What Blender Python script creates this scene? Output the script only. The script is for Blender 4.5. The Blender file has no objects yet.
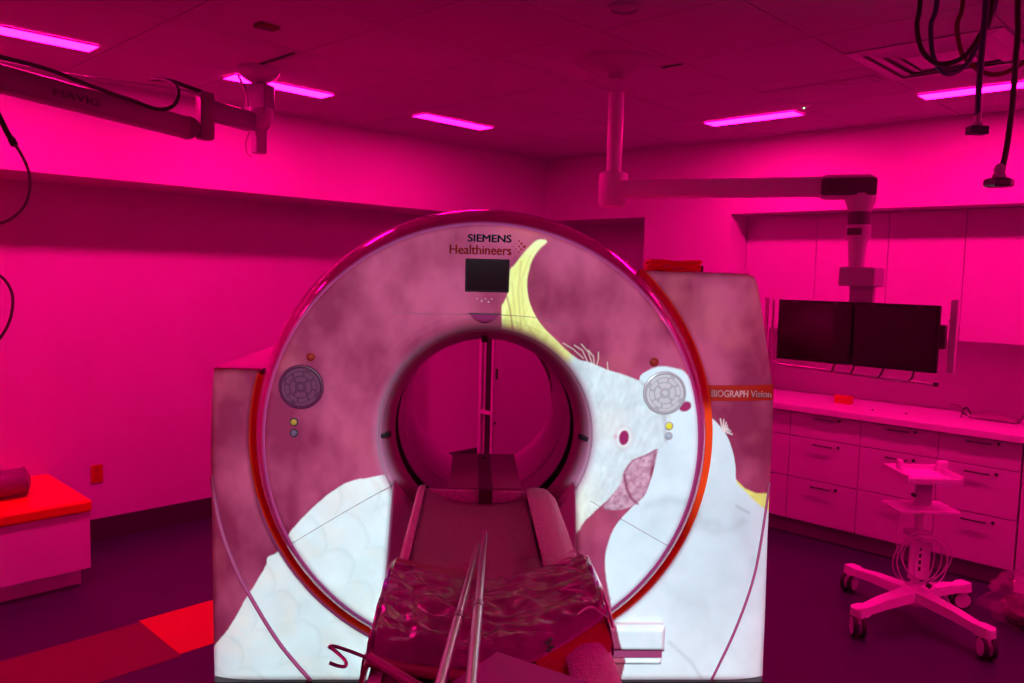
import bpy, bmesh, math, random
import numpy as np
from math import sin, cos, pi, radians, sqrt, atan2, hypot
from mathutils import Vector, Matrix, noise as mnoise
random.seed(4)
S = bpy.context.scene
COL = S.collection

# ------------------------------------------------------------------ camera
cd = bpy.data.cameras.new('camera'); cam = bpy.data.objects.new('camera', cd); COL.objects.link(cam)
cd.sensor_width = 36.0; cd.lens = 802.0/1024*36; cd.clip_start = .02
cx_, cy_, cf_ = Vector((.69967, -.71405, .02435)), Vector((.04281, .07591, .99620)), Vector((.71318, .69597, -.08368))
mt = Matrix.Identity(4)
for i in range(3):
    mt[i][0] = cx_[i]; mt[i][1] = cy_[i]; mt[i][2] = -cf_[i]
mt[2][3] = 1.75
cam.matrix_world = mt
S.camera = cam

# ------------------------------------------------------------------ view, world
S.view_settings.view_transform = 'Standard'; S.view_settings.look = 'None'
S.view_settings.exposure = 0.0; S.view_settings.gamma = 1.0; S.view_settings.use_curve_mapping = False
w = bpy.data.worlds.new('world'); S.world = w; w.use_nodes = True
w.node_tree.nodes['Background'].inputs[0].default_value = (1, .01, .25, 1)
w.node_tree.nodes['Background'].inputs[1].default_value = .02
LIGHT_COL = (1.0, .0008, .205)
PANEL_POWER = 127.0
FRONT_SPOT_POWER = 560.0

# gantry frame: origin on the floor below the bore at the face, x to its right, y into it
GO = Vector((2.1447, 2.2237, 0)); GA = radians(-42.9)
GM = Matrix.Translation(GO) @ Matrix.Rotation(GA, 4, 'Z')

# added unseen white spot behind the camera, masked to the scanner front
ld = bpy.data.lights.new('added_front_spot', 'SPOT'); lo = bpy.data.objects.new('added_front_spot', ld); COL.objects.link(lo)
ld.energy = FRONT_SPOT_POWER; ld.color = (.70, .95, .97); ld.spot_size = radians(80); ld.spot_blend = .1; ld.shadow_soft_size = .015
LP = Vector((0.0, -3.3, 2.45))
lo.matrix_world = GM @ Matrix.Translation(LP) @ Matrix.Rotation(radians(90), 4, 'X')   # looks along +y, level
ld.use_nodes = True
def build_gobo(nt, D):
    N = nt.nodes; L = nt.links
    em = [n for n in N if n.type == 'EMISSION'][0]
    def m(op, a, b=None, c=None):
        n = N.new('ShaderNodeMath'); n.operation = op
        for i, v in enumerate((a, b, c)):
            if v is None: continue
            if isinstance(v, (int, float)): n.inputs[i].default_value = v
            else: L.new(v, n.inputs[i])
        return n.outputs[0]
    tc = N.new('ShaderNodeTexCoord'); sp = N.new('ShaderNodeSeparateXYZ'); L.new(tc.outputs['Normal'], sp.inputs[0])
    zz = m('MAXIMUM', m('ABSOLUTE', sp.outputs[2]), .05)
    X = m('MULTIPLY', m('DIVIDE', sp.outputs[0], zz), D)           # metres on the scanner face
    Z = m('ADD', m('MULTIPLY', m('DIVIDE', sp.outputs[1], zz), D), LP.z)
    def sstep(v, lo_, hi):   # 0 at lo -> 1 at hi
        n = N.new('ShaderNodeMapRange'); n.interpolation_type = 'SMOOTHSTEP'
        L.new(v, n.inputs[0]); n.inputs[1].default_value = lo_; n.inputs[2].default_value = hi
        return n.outputs[0]
    def inv(v): return m('SUBTRACT', 1.0, v)
    r = m('SQRT', m('ADD', m('POWER', m('ABSOLUTE', m('ADD', X, .005)), 2.0), m('POWER', m('ABSOLUTE', m('SUBTRACT', Z, 1.085)), 2.0)))
    rb = m('SQRT', m('ADD', m('POWER', m('ABSOLUTE', X), 2.0), m('POWER', m('ABSOLUTE', m('SUBTRACT', Z, 1.162)), 2.0)))
    disc = inv(sstep(r, .852, .857))
    left = m('MULTIPLY', m('MULTIPLY', sstep(X, -1.056, -1.050), inv(sstep(Z, 1.376, 1.382))), inv(sstep(X, -.3, -.29)))
    right = m('MULTIPLY', m('MULTIPLY', inv(sstep(m('ADD', X, m('MULTIPLY', m('POWER', m('MAXIMUM', m('SUBTRACT', Z, 1.1), 0.0), 2.0), .22)), 1.155, 1.163)), inv(sstep(Z, 1.790, 1.798))), sstep(X, .3, .31))
    r2 = m('SQRT', m('ADD', m('POWER', m('ABSOLUTE', m('ADD', X, .005)), 2.0), m('POWER', m('ABSOLUTE', m('SUBTRACT', Z, 1.122)), 2.0)))
    glow = m('MULTIPLY', sstep(X, .55, .75), m('MULTIPLY', sstep(Z, .72, .95), inv(sstep(Z, 1.22, 1.30))))
    rout = m('MAXIMUM', sstep(r2, .914, .919), m('MULTIPLY', glow, sstep(r, .870, .874)))
    u = m('MAXIMUM', disc, m('MULTIPLY', m('MAXIMUM', left, right), rout))
    low = sstep(Z, .143, .148)
    hole = sstep(rb, .374, .425)
    tbl = m('MAXIMUM', sstep(m('SUBTRACT', m('ABSOLUTE', X), m('MULTIPLY', m('SUBTRACT', .95, Z), .062)), .360, .366), sstep(Z, .93, .95))     # the table's outline is left dark
    fall = m('ADD', 1.0, m('MULTIPLY', m('POWER', m('MAXIMUM', m('SUBTRACT', 2.0, Z), 0.0), 2.0), .20))
    out = m('MULTIPLY', m('MULTIPLY', m('MULTIPLY', u, low), m('MULTIPLY', hole, tbl)), fall)
    L.new(out, em.inputs['Strength'])
build_gobo(ld.node_tree, 3.32)

# ------------------------------------------------------------------ helpers
MATS = {}
def s2l(c):
    return tuple(((v/255)/12.92 if v/255 <= .04045 else (((v/255)+.055)/1.055)**2.4) for v in c)
def mat(name, col, rough=.5, metal=0, bump=0, bscale=40, var=0, vscale=3, spec=.5, coat=0, alpha=1, trans=0, emit=None, es=0):
    if name in MATS: return MATS[name]
    m = bpy.data.materials.new(name); m.use_nodes = True; nt = m.node_tree; N = nt.nodes; L = nt.links
    b = N['Principled BSDF']; b.inputs['Base Color'].default_value = (*col, 1); b.inputs['Roughness'].default_value = rough
    b.inputs['Metallic'].default_value = metal; b.inputs['Specular IOR Level'].default_value = spec
    b.inputs['Coat Weight'].default_value = coat; b.inputs['Coat Roughness'].default_value = .08
    b.inputs['Alpha'].default_value = alpha; b.inputs['Transmission Weight'].default_value = trans
    if emit: b.inputs['Emission Color'].default_value = (*emit, 1); b.inputs['Emission Strength'].default_value = es
    tc = N.new('ShaderNodeTexCoord')
    if var:
        n = N.new('ShaderNodeTexNoise'); n.inputs['Scale'].default_value = vscale; n.inputs['Detail'].default_value = 4; L.new(tc.outputs['Object'], n.inputs[0])
        r = N.new('ShaderNodeMapRange'); r.inputs[3].default_value = 1-var; r.inputs[4].default_value = 1+var; L.new(n.outputs['Fac'], r.inputs[0])
        x = N.new('ShaderNodeMix'); x.data_type = 'RGBA'; x.blend_type = 'MULTIPLY'; x.inputs['Factor'].default_value = 1
        x.inputs['A'].default_value = (*col, 1); L.new(r.outputs[0], x.inputs['B']); L.new(x.outputs['Result'], b.inputs['Base Color'])
    if bump:
        n = N.new('ShaderNodeTexNoise'); n.inputs['Scale'].default_value = bscale; n.inputs['Detail'].default_value = 5; L.new(tc.outputs['Object'], n.inputs[0])
        u = N.new('ShaderNodeBump'); u.inputs['Strength'].default_value = bump; u.inputs['Distance'].default_value = .01
        L.new(n.outputs['Fac'], u.inputs['Height']); L.new(u.outputs[0], b.inputs['Normal'])
    MATS[name] = m
    return m

class MB:
    def __init__(s): s.bm = bmesh.new()
    def _add(s, vs, fs, M=None):
        V = [s.bm.verts.new((M @ Vector(v)) if M else v) for v in vs]
        for f in fs:
            try: s.bm.faces.new([V[i] for i in f])
            except ValueError: pass
        return s
    def box(s, lo, hi, bev=0, M=None):
        b = bmesh.new(); bmesh.ops.create_cube(b, size=1)
        for v in b.verts: v.co = Vector([(lo[i]+hi[i])/2 + v.co[i]*(hi[i]-lo[i]) for i in range(3)])
        if bev: bmesh.ops.bevel(b, geom=list(b.edges), offset=bev, segments=2, affect='EDGES', profile=.5)
        b.verts.index_update(); s._add([v.co.copy() for v in b.verts], [[v.index for v in f.verts] for f in b.faces], M); b.free(); return s
    def tube(s, pts, r, n=10, smooth=0, closed=False):
        P = [Vector(p) for p in pts]
        if smooth: P = catmull(P, smooth, closed)
        R = r if callable(r) else (lambda t: r)
        T = []
        for i in range(len(P)):
            a = P[i-1] if (i > 0 or closed) else P[i]; c = P[(i+1) % len(P)] if (i < len(P)-1 or closed) else P[i]
            T.append((c-a).normalized())
        up = Vector((0, 0, 1)) if abs(T[0].z) < .9 else Vector((1, 0, 0))
        nrm = T[0].cross(up).normalized(); vs = []
        for i, p in enumerate(P):
            nrm = (nrm - T[i]*nrm.dot(T[i])).normalized(); bi = T[i].cross(nrm); rr = R(i/(max(1, len(P)-1)))
            for k in range(n): a = 2*pi*k/n; vs.append(p + nrm*cos(a)*rr + bi*sin(a)*rr)
        fs = []
        for i in range(len(P) if closed else len(P)-1):
            j = (i+1) % len(P)
            for k in range(n): fs.append((i*n+k, i*n+(k+1) % n, j*n+(k+1) % n, j*n+k))
        if not closed: fs += [tuple(range(n))[::-1], tuple((len(P)-1)*n+k for k in range(n))]
        return s._add(vs, fs)
    def cyl(s, p0, p1, r0, r1=None, n=24): 
        r1 = r0 if r1 is None else r1
        return s.tube([p0, p1], lambda t: r0+(r1-r0)*t, n)
    def lathe(s, prof, n=32, M=None, cap=True):           # profile (r, z) about z
        vs = []; fs = []
        for r, z in prof:
            for k in range(n): a = 2*pi*k/n; vs.append((r*cos(a), r*sin(a), z))
        for i in range(len(prof)-1):
            for k in range(n): fs.append((i*n+k, i*n+(k+1) % n, (i+1)*n+(k+1) % n, (i+1)*n+k))
        if cap: fs += [tuple(range(n))[::-1], tuple((len(prof)-1)*n+k for k in range(n))]
        return s._add(vs, fs, M)
    def prism(s, poly, a, b, M=None, axis='z'):            # poly of 2-d points swept from a to b
        def P(p, t): return {'z': (p[0], p[1], t), 'y': (p[0], t, p[1]), 'x': (t, p[0], p[1])}[axis]
        n = len(poly); vs = [P(p, a) for p in poly] + [P(p, b) for p in poly]
        fs = [tuple(range(n))[::-1], tuple(range(n, 2*n))] + [(i, (i+1) % n, n+(i+1) % n, n+i) for i in range(n)]
        return s._add(vs, fs, M)
    def grid(s, f, nu, nv, closed_u=False):
        vs = [f(i/nu if closed_u else i/(nu-1), j/(nv-1)) for j in range(nv) for i in range(nu)]
        fs = []
        for j in range(nv-1):
            for i in range(nu if closed_u else nu-1):
                k = (i+1) % nu; fs.append((j*nu+i, j*nu+k, (j+1)*nu+k, (j+1)*nu+i))
        return s._add(vs, fs)
    def build(s, name, m, parent=None, smooth=None, M=None, thick=0, fixn=True):
        if fixn: bmesh.ops.recalc_face_normals(s.bm, faces=list(s.bm.faces))
        me = bpy.data.meshes.new(name); s.bm.to_mesh(me); s.bm.free()
        me.materials.append(m)
        o = bpy.data.objects.new(name, me); COL.objects.link(o)
        if smooth is not None:
            me.polygons.foreach_set('use_smooth', [True]*len(me.polygons))
            try: me.set_sharp_from_angle(angle=radians(smooth))
            except Exception: pass
        if thick:
            md = o.modifiers.new('thickness', 'SOLIDIFY'); md.thickness = thick; md.offset = 0
        if parent: o.parent = parent
        if M is not None: o.matrix_local = M
        return o
def catmull(P, k, closed=False):
    out = []; n = len(P)
    for i in range(n if closed else n-1):
        g = (lambda j: P[j % n]) if closed else (lambda j: P[max(0, min(n-1, j))])
        a, b, c, d = g(i-1), g(i), g(i+1), g(i+2)
        for t in range(k):
            t /= k; out.append(.5*((2*b)+(c-a)*t+(2*a-5*b+4*c-d)*t*t+(3*b-a-3*c+d)*t**3))
    if not closed: out.append(P[-1])
    return out
def tag(o, label, cat, group=None, kind=None):
    if label: o['label'] = label
    if cat: o['category'] = cat
    if group: o['group'] = group
    if kind: o['kind'] = kind
    return o
def thing(name, label, cat, M=None, group=None):
    o = bpy.data.objects.new(name, None); COL.objects.link(o); o.empty_display_size = .1
    if M is not None: o.matrix_world = M
    return tag(o, label, cat, group)
def struct(o, label=None, cat='structure'):
    o['kind'] = 'structure'
    if label: o['label'] = label
    o['category'] = cat
    return o
def copy_tree(o, parent=None):
    c = o.copy(); COL.objects.link(c)
    if parent: c.parent = parent
    for ch in [k for k in bpy.data.objects if k.parent == o]: copy_tree(ch, c)
    return c
T = Matrix.Translation
def RZ(a): return Matrix.Rotation(a, 4, 'Z')
def RX(a): return Matrix.Rotation(a, 4, 'X')
def RY(a): return Matrix.Rotation(a, 4, 'Y')
def text_mesh(txt, name, width, m, parent, M, bold=0, depth=.0008, fy=None):
    c = bpy.data.curves.new(name, 'FONT'); c.body = txt; c.extrude = depth; c.size = .1; c.align_x = 'LEFT'; c.resolution_u = 4
    t = bpy.data.objects.new(name+'_src', c); COL.objects.link(t)
    dg = bpy.context.evaluated_depsgraph_get(); me = bpy.data.meshes.new_from_object(t.evaluated_get(dg))
    bpy.data.objects.remove(t); bpy.data.curves.remove(c)
    xs = [v.co.x for v in me.vertices]; ys = [v.co.y for v in me.vertices]
    x0, x1, y0 = min(xs), max(xs), min(ys); k = width/(x1-x0)
    ky = k if fy is None else fy/(max(ys)-y0)
    for v in me.vertices: v.co = Vector(((v.co.x-x0)*k, (v.co.y-y0)*ky, v.co.z))
    if bold:
        bmt = bmesh.new(); bmt.from_mesh(me); n0 = list(bmt.faces)
        for dx, dy in ((bold, 0), (-bold, 0), (bold*.5, bold*.5), (-bold*.5, -bold*.5)):
            dup_ = bmesh.ops.duplicate(bmt, geom=list(bmt.verts)[:len(me.vertices)]+list(bmt.edges)[:len(me.edges)]+n0)
            for g_ in dup_['geom']:
                if isinstance(g_, bmesh.types.BMVert): g_.co.x += dx; g_.co.y += dy
        bmt.to_mesh(me); bmt.free()
    me.name = name; me.materials.clear(); me.materials.append(m)
    o = bpy.data.objects.new(name, me); COL.objects.link(o)
    if parent: o.parent = parent
    o.matrix_local = M
    return o

# ------------------------------------------------------------------ materials
wallp = mat('painted_wall', (.58, .55, .58), .6, bump=.03, bscale=120, var=.02)
ceilp = mat('ceiling_tile', (.48, .46, .50), .85, bump=.12, bscale=160, var=.04, vscale=6)
gridm = mat('ceiling_recess', (.10, .09, .11), .9)
floorm = mat('dark_vinyl_floor', (.034, .011, .068), .38, var=.10, vscale=5, bump=.02, bscale=60)
basem = mat('black_vinyl_baseboard', (.045, .02, .05), .5)
orangef = mat('orange_vinyl_floor', (.55, .035, .012), .45, var=.05)
maroonf = mat('maroon_vinyl_floor', (.15, .008, .035), .45, var=.06)
pinkf = mat('pink_vinyl_floor', (.9, .3, .5), .45)
lamin = mat('white_laminate', (.56, .54, .58), .35, var=.02)
laminb = mat('grey_laminate', (.46, .44, .48), .4)
darkm = mat('dark_metal', (.05, .04, .06), .35, .6)
gapm = mat('dark_gap', (.02, .012, .025), .8)
plast = mat('white_plastic', (.74, .72, .76), .3, var=.02)
plast2 = mat('pale_grey_plastic', (.48, .46, .52), .35, var=.03)
greyarm = mat('mid_grey_plastic', (.22, .20, .25), .4, var=.03)
blackp = mat('black_plastic', (.018, .014, .02), .3)
rubber = mat('black_rubber', (.02, .016, .024), .7)
chrome = mat('brushed_steel', (.7, .66, .72), .28, 1)
shellm = mat('glossy_gantry_shell', (.52, .10, .38), .16, coat=.6, var=.02)  # white plastic with the magenta light mixed into its colour
funnelm = mat('bore_plastic', (.40, .15, .28), .3, var=.03)  # white bore plastic, purple light tinted into its colour
orangep = mat('glossy_orange_plastic', (.80, .055, .008), .25, coat=.5)
redp = mat('red_plastic', (.22, .006, .006), .5, spec=.2)
yellowp = mat('yellow_plastic', (.72, .70, .04), .35)
seamm = mat('cover_seam', (.20, .07, .12), .6)

# ------------------------------------------------------------------ room shell
X0, X1, Y0, Y1, H = -2.8, 5.88, -2.6, 5.34, 2.745
XB, YB, ZB = 5.28, 4.78, 2.222
fl = struct(MB().box((X0, Y0, -.1), (6.1, 5.5, 0)).build('floor', floorm), 'dark purple sheet vinyl floor of the scanner room', 'floor')
for (xa, xb, ya, yb, m) in ((1.475, 2.35, 3.49, 3.965, orangef), (.855, 1.474, 3.47, 3.945, maroonf), (.30, .854, 3.45, 3.93, maroonf), (-.2, .853, 2.97, 3.449, pinkf), (.25, .852, 3.449, 3.82, pinkf))[:4]:
    MB().box((xa, ya, -.002), (xb, yb, .0015)).build('floor_stripe', m, fl)
struct(MB().box((X0, Y1, 0), (6.1, Y1+.12, H+.1)).build('wall_left', wallp), 'long recessed wall on the left lit magenta', 'wall')
struct(MB().box((5.88, -2.6, 0), (6.02, Y1, H+.1)).build('wall_right', wallp), 'wall behind the cabinets on the right', 'wall')
struct(MB().box((X0-.12, Y0, 0), (X0, Y1+.1, H+.1)).build('wall_back', wallp), 'wall behind the camera, out of view', 'wall')
struct(MB().box((X0, Y0-.12, 0), (6.02, Y0, H+.1)).build('wall_front', wallp), 'wall opposite the long recessed wall, out of view', 'wall')
struct(MB().box((X0, YB, ZB), (XB, Y1, H)).build('trim_1', wallp), 'deep painted bulkhead along the top of the left wall', 'bulkhead')
struct(MB().box((XB, Y0, ZB), (5.88, Y1, H)).build('trim_2', wallp), 'deep painted bulkhead above the cabinets on the right', 'bulkhead')
struct(MB().box((XB, 2.972, 0), (5.88, 3.723, ZB)).build('trim_3', wallp), 'painted wall pier between the cabinets and the dark recess', 'pier')
bb = MB().box((1.435, Y1-.012, 0), (5.88, Y1, .14)).build('baseboard_left', basem); struct(bb, 'dark vinyl baseboard along the left wall', 'baseboard')
struct(MB().box((XB-.008, 2.972, 0), (XB, 3.723, .14)).build('baseboard_right', basem), 'dark vinyl baseboard on the pier beside the cabinets', 'baseboard')
# ceiling: grid of lay-in tiles over a dark recess
ce = struct(MB().box((X0, Y0, H+.012), (6.0, Y1+.1, H+.1)).build('ceiling', gridm), 'dropped ceiling of square lay-in tiles', 'ceiling')
GX, GY = 2.02, 2.115; PX, PY = .6133, .6185
lights = [(1.33-1.283*k, 4.0, 0) for k in range(4)] + [(1.33-.61+1.283*1+.0, 4.0, 0)]
LIGHTS = [('x', a, 3.985) for a in (-1.88, -.58, .745, 1.995, 3.255)] + [('y', 4.545, b) for b in (2.182, .905, -.37, -1.65)] + \
         [('x', a, -1.7) for a in (0.0, 2.6)]
tile_me = None
bt = MB().box((.0025, .0025, 0), (PX-.0025, PY-.0025, .012))
t0 = bt.build('ceiling_tile', ceilp, ce); tile_me = t0.data
first = True
for i in range(-7, 6):
    for j in range(-7, 5):
        x, y = GX+i*PX, GY+j*PY
        if x < X0-.3 or y < Y0-.3 or x+PX > XB+.25 and i > 5: continue
        if first: o = t0; first = False
        else: o = t0.copy(); COL.objects.link(o)
        o.location = (x, y, H)
        sx = min(1, (XB-x)/PX); sy = min(1, (YB-y)/PY)
        lowx = max(X0-x, 0); lowy = max(Y0-y, 0)
        if sx <= 0.05 or sy <= 0.05 or lowx > 0 or lowy > 0:
            if o is not t0: bpy.data.objects.remove(o)
            continue
        o.scale = (sx, sy, 1)

# recessed linear lights
emm = mat('lit_diffuser', (.8, .8, .8), .4, emit=LIGHT_COL, es=PANEL_POWER)
emd = mat('dimmer_lit_diffuser', (.8, .8, .8), .4, emit=LIGHT_COL, es=PANEL_POWER*.5)
framem = mat('light_frame', (.8, .8, .8), .4)
LBL = {0: 'slim magenta ceiling light beyond the left edge of view', 2: 'slim magenta ceiling light in the top left corner', 3: 'slim magenta ceiling light behind the left ceiling mount',
       4: 'slim magenta ceiling light above the scanner, near the left bulkhead', 5: 'slim magenta ceiling light left of the green sensor, near the right bulkhead', 6: 'slim magenta ceiling light behind the hanging hoses at top right'}
LBL.update({1: 'slim magenta ceiling light out of view, next to the one in the top left corner'})
OFFL = {7: 'slim magenta ceiling light out of view, next beyond the hanging hoses', 8: 'slim magenta ceiling light out of view, farthest along the right bulkhead',
        9: 'slim magenta ceiling light out of view behind the camera, the left one', 10: 'slim magenta ceiling light out of view behind the camera, the right one'}
def light_panel(ax, a, b, label, idx):
    w_, h_ = .612, .148
    M = T((a, b, H-.006))
    t = thing('ceiling_light', label, 'ceiling light', M, 'slim recessed ceiling lights')
    sx, sy = (w_, h_) if ax == 'x' else (h_, w_)
    f = .010
    fr = MB().box((0, 0, -.003), (sx, f, .004)).box((0, sy-f, -.003), (sx, sy, .004)).box((0, f, -.003), (f, sy-f, .004)).box((sx-f, f, -.003), (sx, sy-f, .004))
    fr.build('frame', framem, t)
    MB().box((f, f, -.001), (sx-f, sy-f, .003)).build('diffuser', emd if idx == 4 else emm, t)
for i, (ax, a, b) in enumerate(LIGHTS):
    light_panel(ax, a, b, LBL.get(i, OFFL.get(i, 'slim magenta ceiling light')), i)

# ------------------------------------------------------------------ printed artwork of two white cockatoos (flat print on the scanner covers)
def interp_noise(x, y, seed):
    xi = np.floor(x).astype(np.int64); yi = np.floor(y).astype(np.int64); fx = x-xi; fy = y-yi
    fx = fx*fx*(3-2*fx); fy = fy*fy*(3-2*fy)
    def h(a, b):
        n = (a*374761393 + b*668265263 + seed*982451653) & 0x7fffffff
        n = ((n ^ (n >> 13))*1274126177) & 0x7fffffff
        return ((n ^ (n >> 16)) & 0xffff)/65535.0
    return (h(xi, yi)*(1-fx)+h(xi+1, yi)*fx)*(1-fy) + (h(xi, yi+1)*(1-fx)+h(xi+1, yi+1)*fx)*fy
def fbm(x, y, seed, octv=4):
    s = 0; a = .5; t = 0
    for k in range(octv): s = s+a*interp_noise(x, y, seed+k*7); t += a; x = x*2.03; y = y*2.03; a *= .5
    return s/t
def sdf(px, py, poly):
    P = np.array(poly, float); n = len(P); d = np.full(px.shape, 1e9); ins = np.zeros(px.shape, bool)
    for i in range(n):
        ax, ay = P[i]; bx, by = P[(i+1) % n]; ex, ey = bx-ax, by-ay; L2 = ex*ex+ey*ey+1e-9
        t = np.clip(((px-ax)*ex+(py-ay)*ey)/L2, 0, 1); d = np.minimum(d, (px-ax-t*ex)**2+(py-ay-t*ey)**2)
        c = ((ay > py) != (by > py)) & (px < (bx-ax)*(py-ay)/((by-ay) if abs(by-ay) > 1e-9 else 1e-9)+ax); ins ^= c
    d = np.sqrt(d); return np.where(ins, -d, d)
def cov(d, soft=.9): return np.clip(.5-d/soft, 0, 1)[:, None]
def seg_d(px, py, pts):
    d = np.full(px.shape, 1e9)
    for (ax, ay), (bx, by) in zip(pts[:-1], pts[1:]):
        ex, ey = bx-ax, by-ay; t = np.clip(((px-ax)*ex+(py-ay)*ey)/(ex*ex+ey*ey+1e-9), 0, 1)
        d = np.minimum(d, (px-ax-t*ex)**2+(py-ay-t*ey)**2)
    return np.sqrt(d)
def dens(poly, k=5):
    return [tuple(v[:2]) for v in catmull([Vector((a, b, 0)) for a, b in poly], k, True)]
LEFTB = [(206, 668), (212, 650), (222, 637), (233, 622), (247, 597), (258, 580), (267, 564), (269, 556), (280, 549), (291.6, 530), (311, 509), (331, 492), (350, 481), (370, 477), (389, 476), (402, 481), (412, 489), (440, 540), (440, 700), (206, 700)]
HEAD = [(546.6, 242), (543, 239.6), (536, 241), (527, 249), (519, 259), (514, 265.5), (510, 270), (508.6, 285), (507.5, 294), (504, 302), (501.5, 308), (502, 330), (500, 350), (520, 380), (545, 420), (545, 480), (550, 510), (562, 520), (572, 532), (577, 531), (584, 521), (595, 510), (603, 503), (612, 494), (640, 460), (656, 448), (668, 440), (668, 392), (648, 384), (640, 380.6), (635, 379), (622, 374), (606, 369), (589, 362), (578, 359), (564.6, 348.5), (553.7, 337.6), (542.7, 326.6), (534, 313.4), (528.4, 298), (527, 282.7), (529, 269.5), (532.8, 258.5), (539.4, 249)]
BODY2 = [(656, 449), (650, 480), (642, 496), (630, 508), (619, 520), (612, 531), (605.6, 551), (605, 570), (609, 595), (616, 632), (624, 657), (634, 700), (800, 700), (800, 520), (771, 512), (755, 501), (743, 489), (735, 481), (734, 465), (731.5, 452), (726, 436), (716.5, 423), (705, 412.5), (699, 402), (694.7, 388), (690, 379), (684, 371.5), (675, 368), (661, 366), (648, 370), (639, 379), (650, 400)]
TAIL = [(732, 476), (743, 487), (755, 492.5), (768, 494), (775, 495), (775, 516), (765, 511), (752, 501), (742, 494)]
BEAK = [(657, 448.5), (644.6, 454.3), (631, 460), (623, 472), (619.6, 483.6), (610, 497.5), (603, 507), (617, 509.5), (633.5, 504.4), (646, 492), (650, 472), (654, 461)]
def L3(c): return np.array(s2l(c))
def art(px, py, white=False):
    n = px.size
    a = fbm(px/42, py/60, 3); b = fbm(px/16+3, py/30, 11); c = fbm(px/75, py/75, 23)
    t = np.clip((a-.5)*2.4+(b-.5)*.5+.5, 0, 1)[:, None]
    col = L3((146, 62, 100))*(1-t) + L3((196, 118, 148))*t
    tv = np.clip((c-.56)*3.5, 0, 1)[:, None]; col = col*(1-tv)+L3((206, 138, 138))*tv*.9+col*tv*.1
    vg = np.clip((py-430)/160, 0, 1)[:, None]; col = col*(1-.10*vg)
    wob = (fbm(px/5, py/5, 41)-.5)*3.0; wob2 = (fbm(px/2.6, py/2.6, 47)-.5)*2.2
    col = col*np.array((.80, .37, .56))
    # ---- bird whose wing fills the lower left
    d = sdf(px, py, dens(LEFTB)); m = cov(d+wob*.35)
    ca, sa = cos(radians(-52)), sin(radians(-52)); u = (px-215)*ca-(py-660)*sa; v = (px-215)*sa+(py-660)*ca
    def scales(u, v, h, wd, sd):
        v = v+(fbm(u/30, v/30, sd)-.5)*14; u = u+(fbm(u/26, v/26, sd+5)-.5)*14
        row = np.floor(v/h); uu = (u/wd+.5*(row % 2)); fu = uu-np.floor(uu)-.5; fv = v/h-row
        arc = 1-np.sqrt(np.clip(1-(fu*2)**2, 0, 1)); e = fv-(.05+.55*(arc)); 
        return np.exp(-np.abs(e)*14), e
    e1, ee = scales(u, v, 34, 40, 61)
    lum = .96+.06*(fbm(px/24, py/24, 66)-.5)*2 - .06*e1
    stripes = np.clip((fbm(u/90, v/7, 71)-.5)*2, -1, 1)
    lowr = np.clip((px-300)/70, 0, 1)*np.clip((py-560)/60, 0, 1)
    lum = lum-.10*stripes*lowr
    base = L3((222, 236, 238)); warm = L3((236, 228, 214)); wt = np.clip(fbm(px/22, py/22, 77)*2.2-.95+lowr*.25, 0, 1)[:, None]*.6
    cb = (base*(1-wt)+warm*wt)*lum[:, None]**1.6
    col = col*(1-m)+cb*m
    # ---- second bird: rounded head behind, wing, yellow tail
    mt_ = cov(sdf(px, py, TAIL)+wob*.2); yel = L3((214, 222, 96))
    ty = fbm(px/10, py/4, 81)[:, None]; col = col*(1-mt_)+(yel*(.8+.3*ty)+L3((255, 255, 255))*.08)*mt_
    d2 = sdf(px, py, dens(BODY2, 4)); m2 = cov(d2+wob*.18)
    lum2 = .97+.07*(fbm(px/30, py/30, 91)-.5)*2+.03*(fbm(px/8, py/14, 92)-.5)
    for pts, wd, k in (([(646, 505), (668, 498), (690, 504), (700, 520), (716, 522)], 3.5, .12), ([(690, 522), (712, 530), (730, 528), (742, 520)], 3.5, .10), ([(655, 560), (668, 590), (690, 600)], 4, .05),
                       ([(700, 600), (720, 640), (735, 650)], 5, .05), ([(630, 540), (655, 520), (690, 515)], 5, .05), ([(735, 520), (748, 545), (756, 570)], 7, .08), ([(650, 480), (680, 470), (720, 490), (740, 520)], 9, .05), ([(668, 640), (690, 660), (700, 676)], 1.5, .2), ([(735, 505), (748, 512)], 1.2, .25)):
        dd = seg_d(px, py, pts); lum2 = lum2-k*.6*np.exp(-(dd/(wd*1.2))**2)
    base2 = L3((214, 236, 244)); cb2 = base2*np.clip(lum2, 0, 1.1)[:, None]**1.6
    wq = np.clip((py-560)/120, 0, 1)[:, None]*.5; cb2 = cb2*(1-wq)+(L3((232, 236, 236))*lum2[:, None]**1.6)*wq
    col = col*(1-m2)+cb2*m2
    for ang in range(-100, 30, 17):     # small ruffled tuft
        x0, y0 = 721, 430; ln = 9+3*sin(ang*3); pts = [(x0, y0), (x0+ln*cos(radians(ang)), y0+ln*sin(radians(ang)))]
        q = cov(seg_d(px, py, pts)-.6); col = col*(1-q)+L3((236, 226, 226))*q*.9+col*q*.1*0
    # ---- front bird: crest, head, neck
    dh = sdf(px, py, dens(HEAD, 4)); fr = np.clip((py-420)/80, 0, 1)*np.clip((600-px)/30, 0, 1)
    mh = cov(dh+wob*(.15+.5*fr)+wob2*fr)
    fn = fbm(px/9, py/9, 101); fn2 = fbm(px/3.2, py/6, 103)
    st_ = fbm((px*.75+py*.3)/2.4, (py*.9-px*.35)/13, 131)
    lumh = .93+.14*(fn-.5)+.10*(fn2-.5)+.12*(st_-.5)
    ch = L3((216, 234, 238))*lumh[:, None]**1.6
    wy = np.clip((py-455)/45, 0, 1)*np.clip((610-px)/30, 0, 1); ch = ch*(1-.55*wy[:, None])+L3((232, 228, 196))*lumh[:, None]*.55*wy[:, None]
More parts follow.
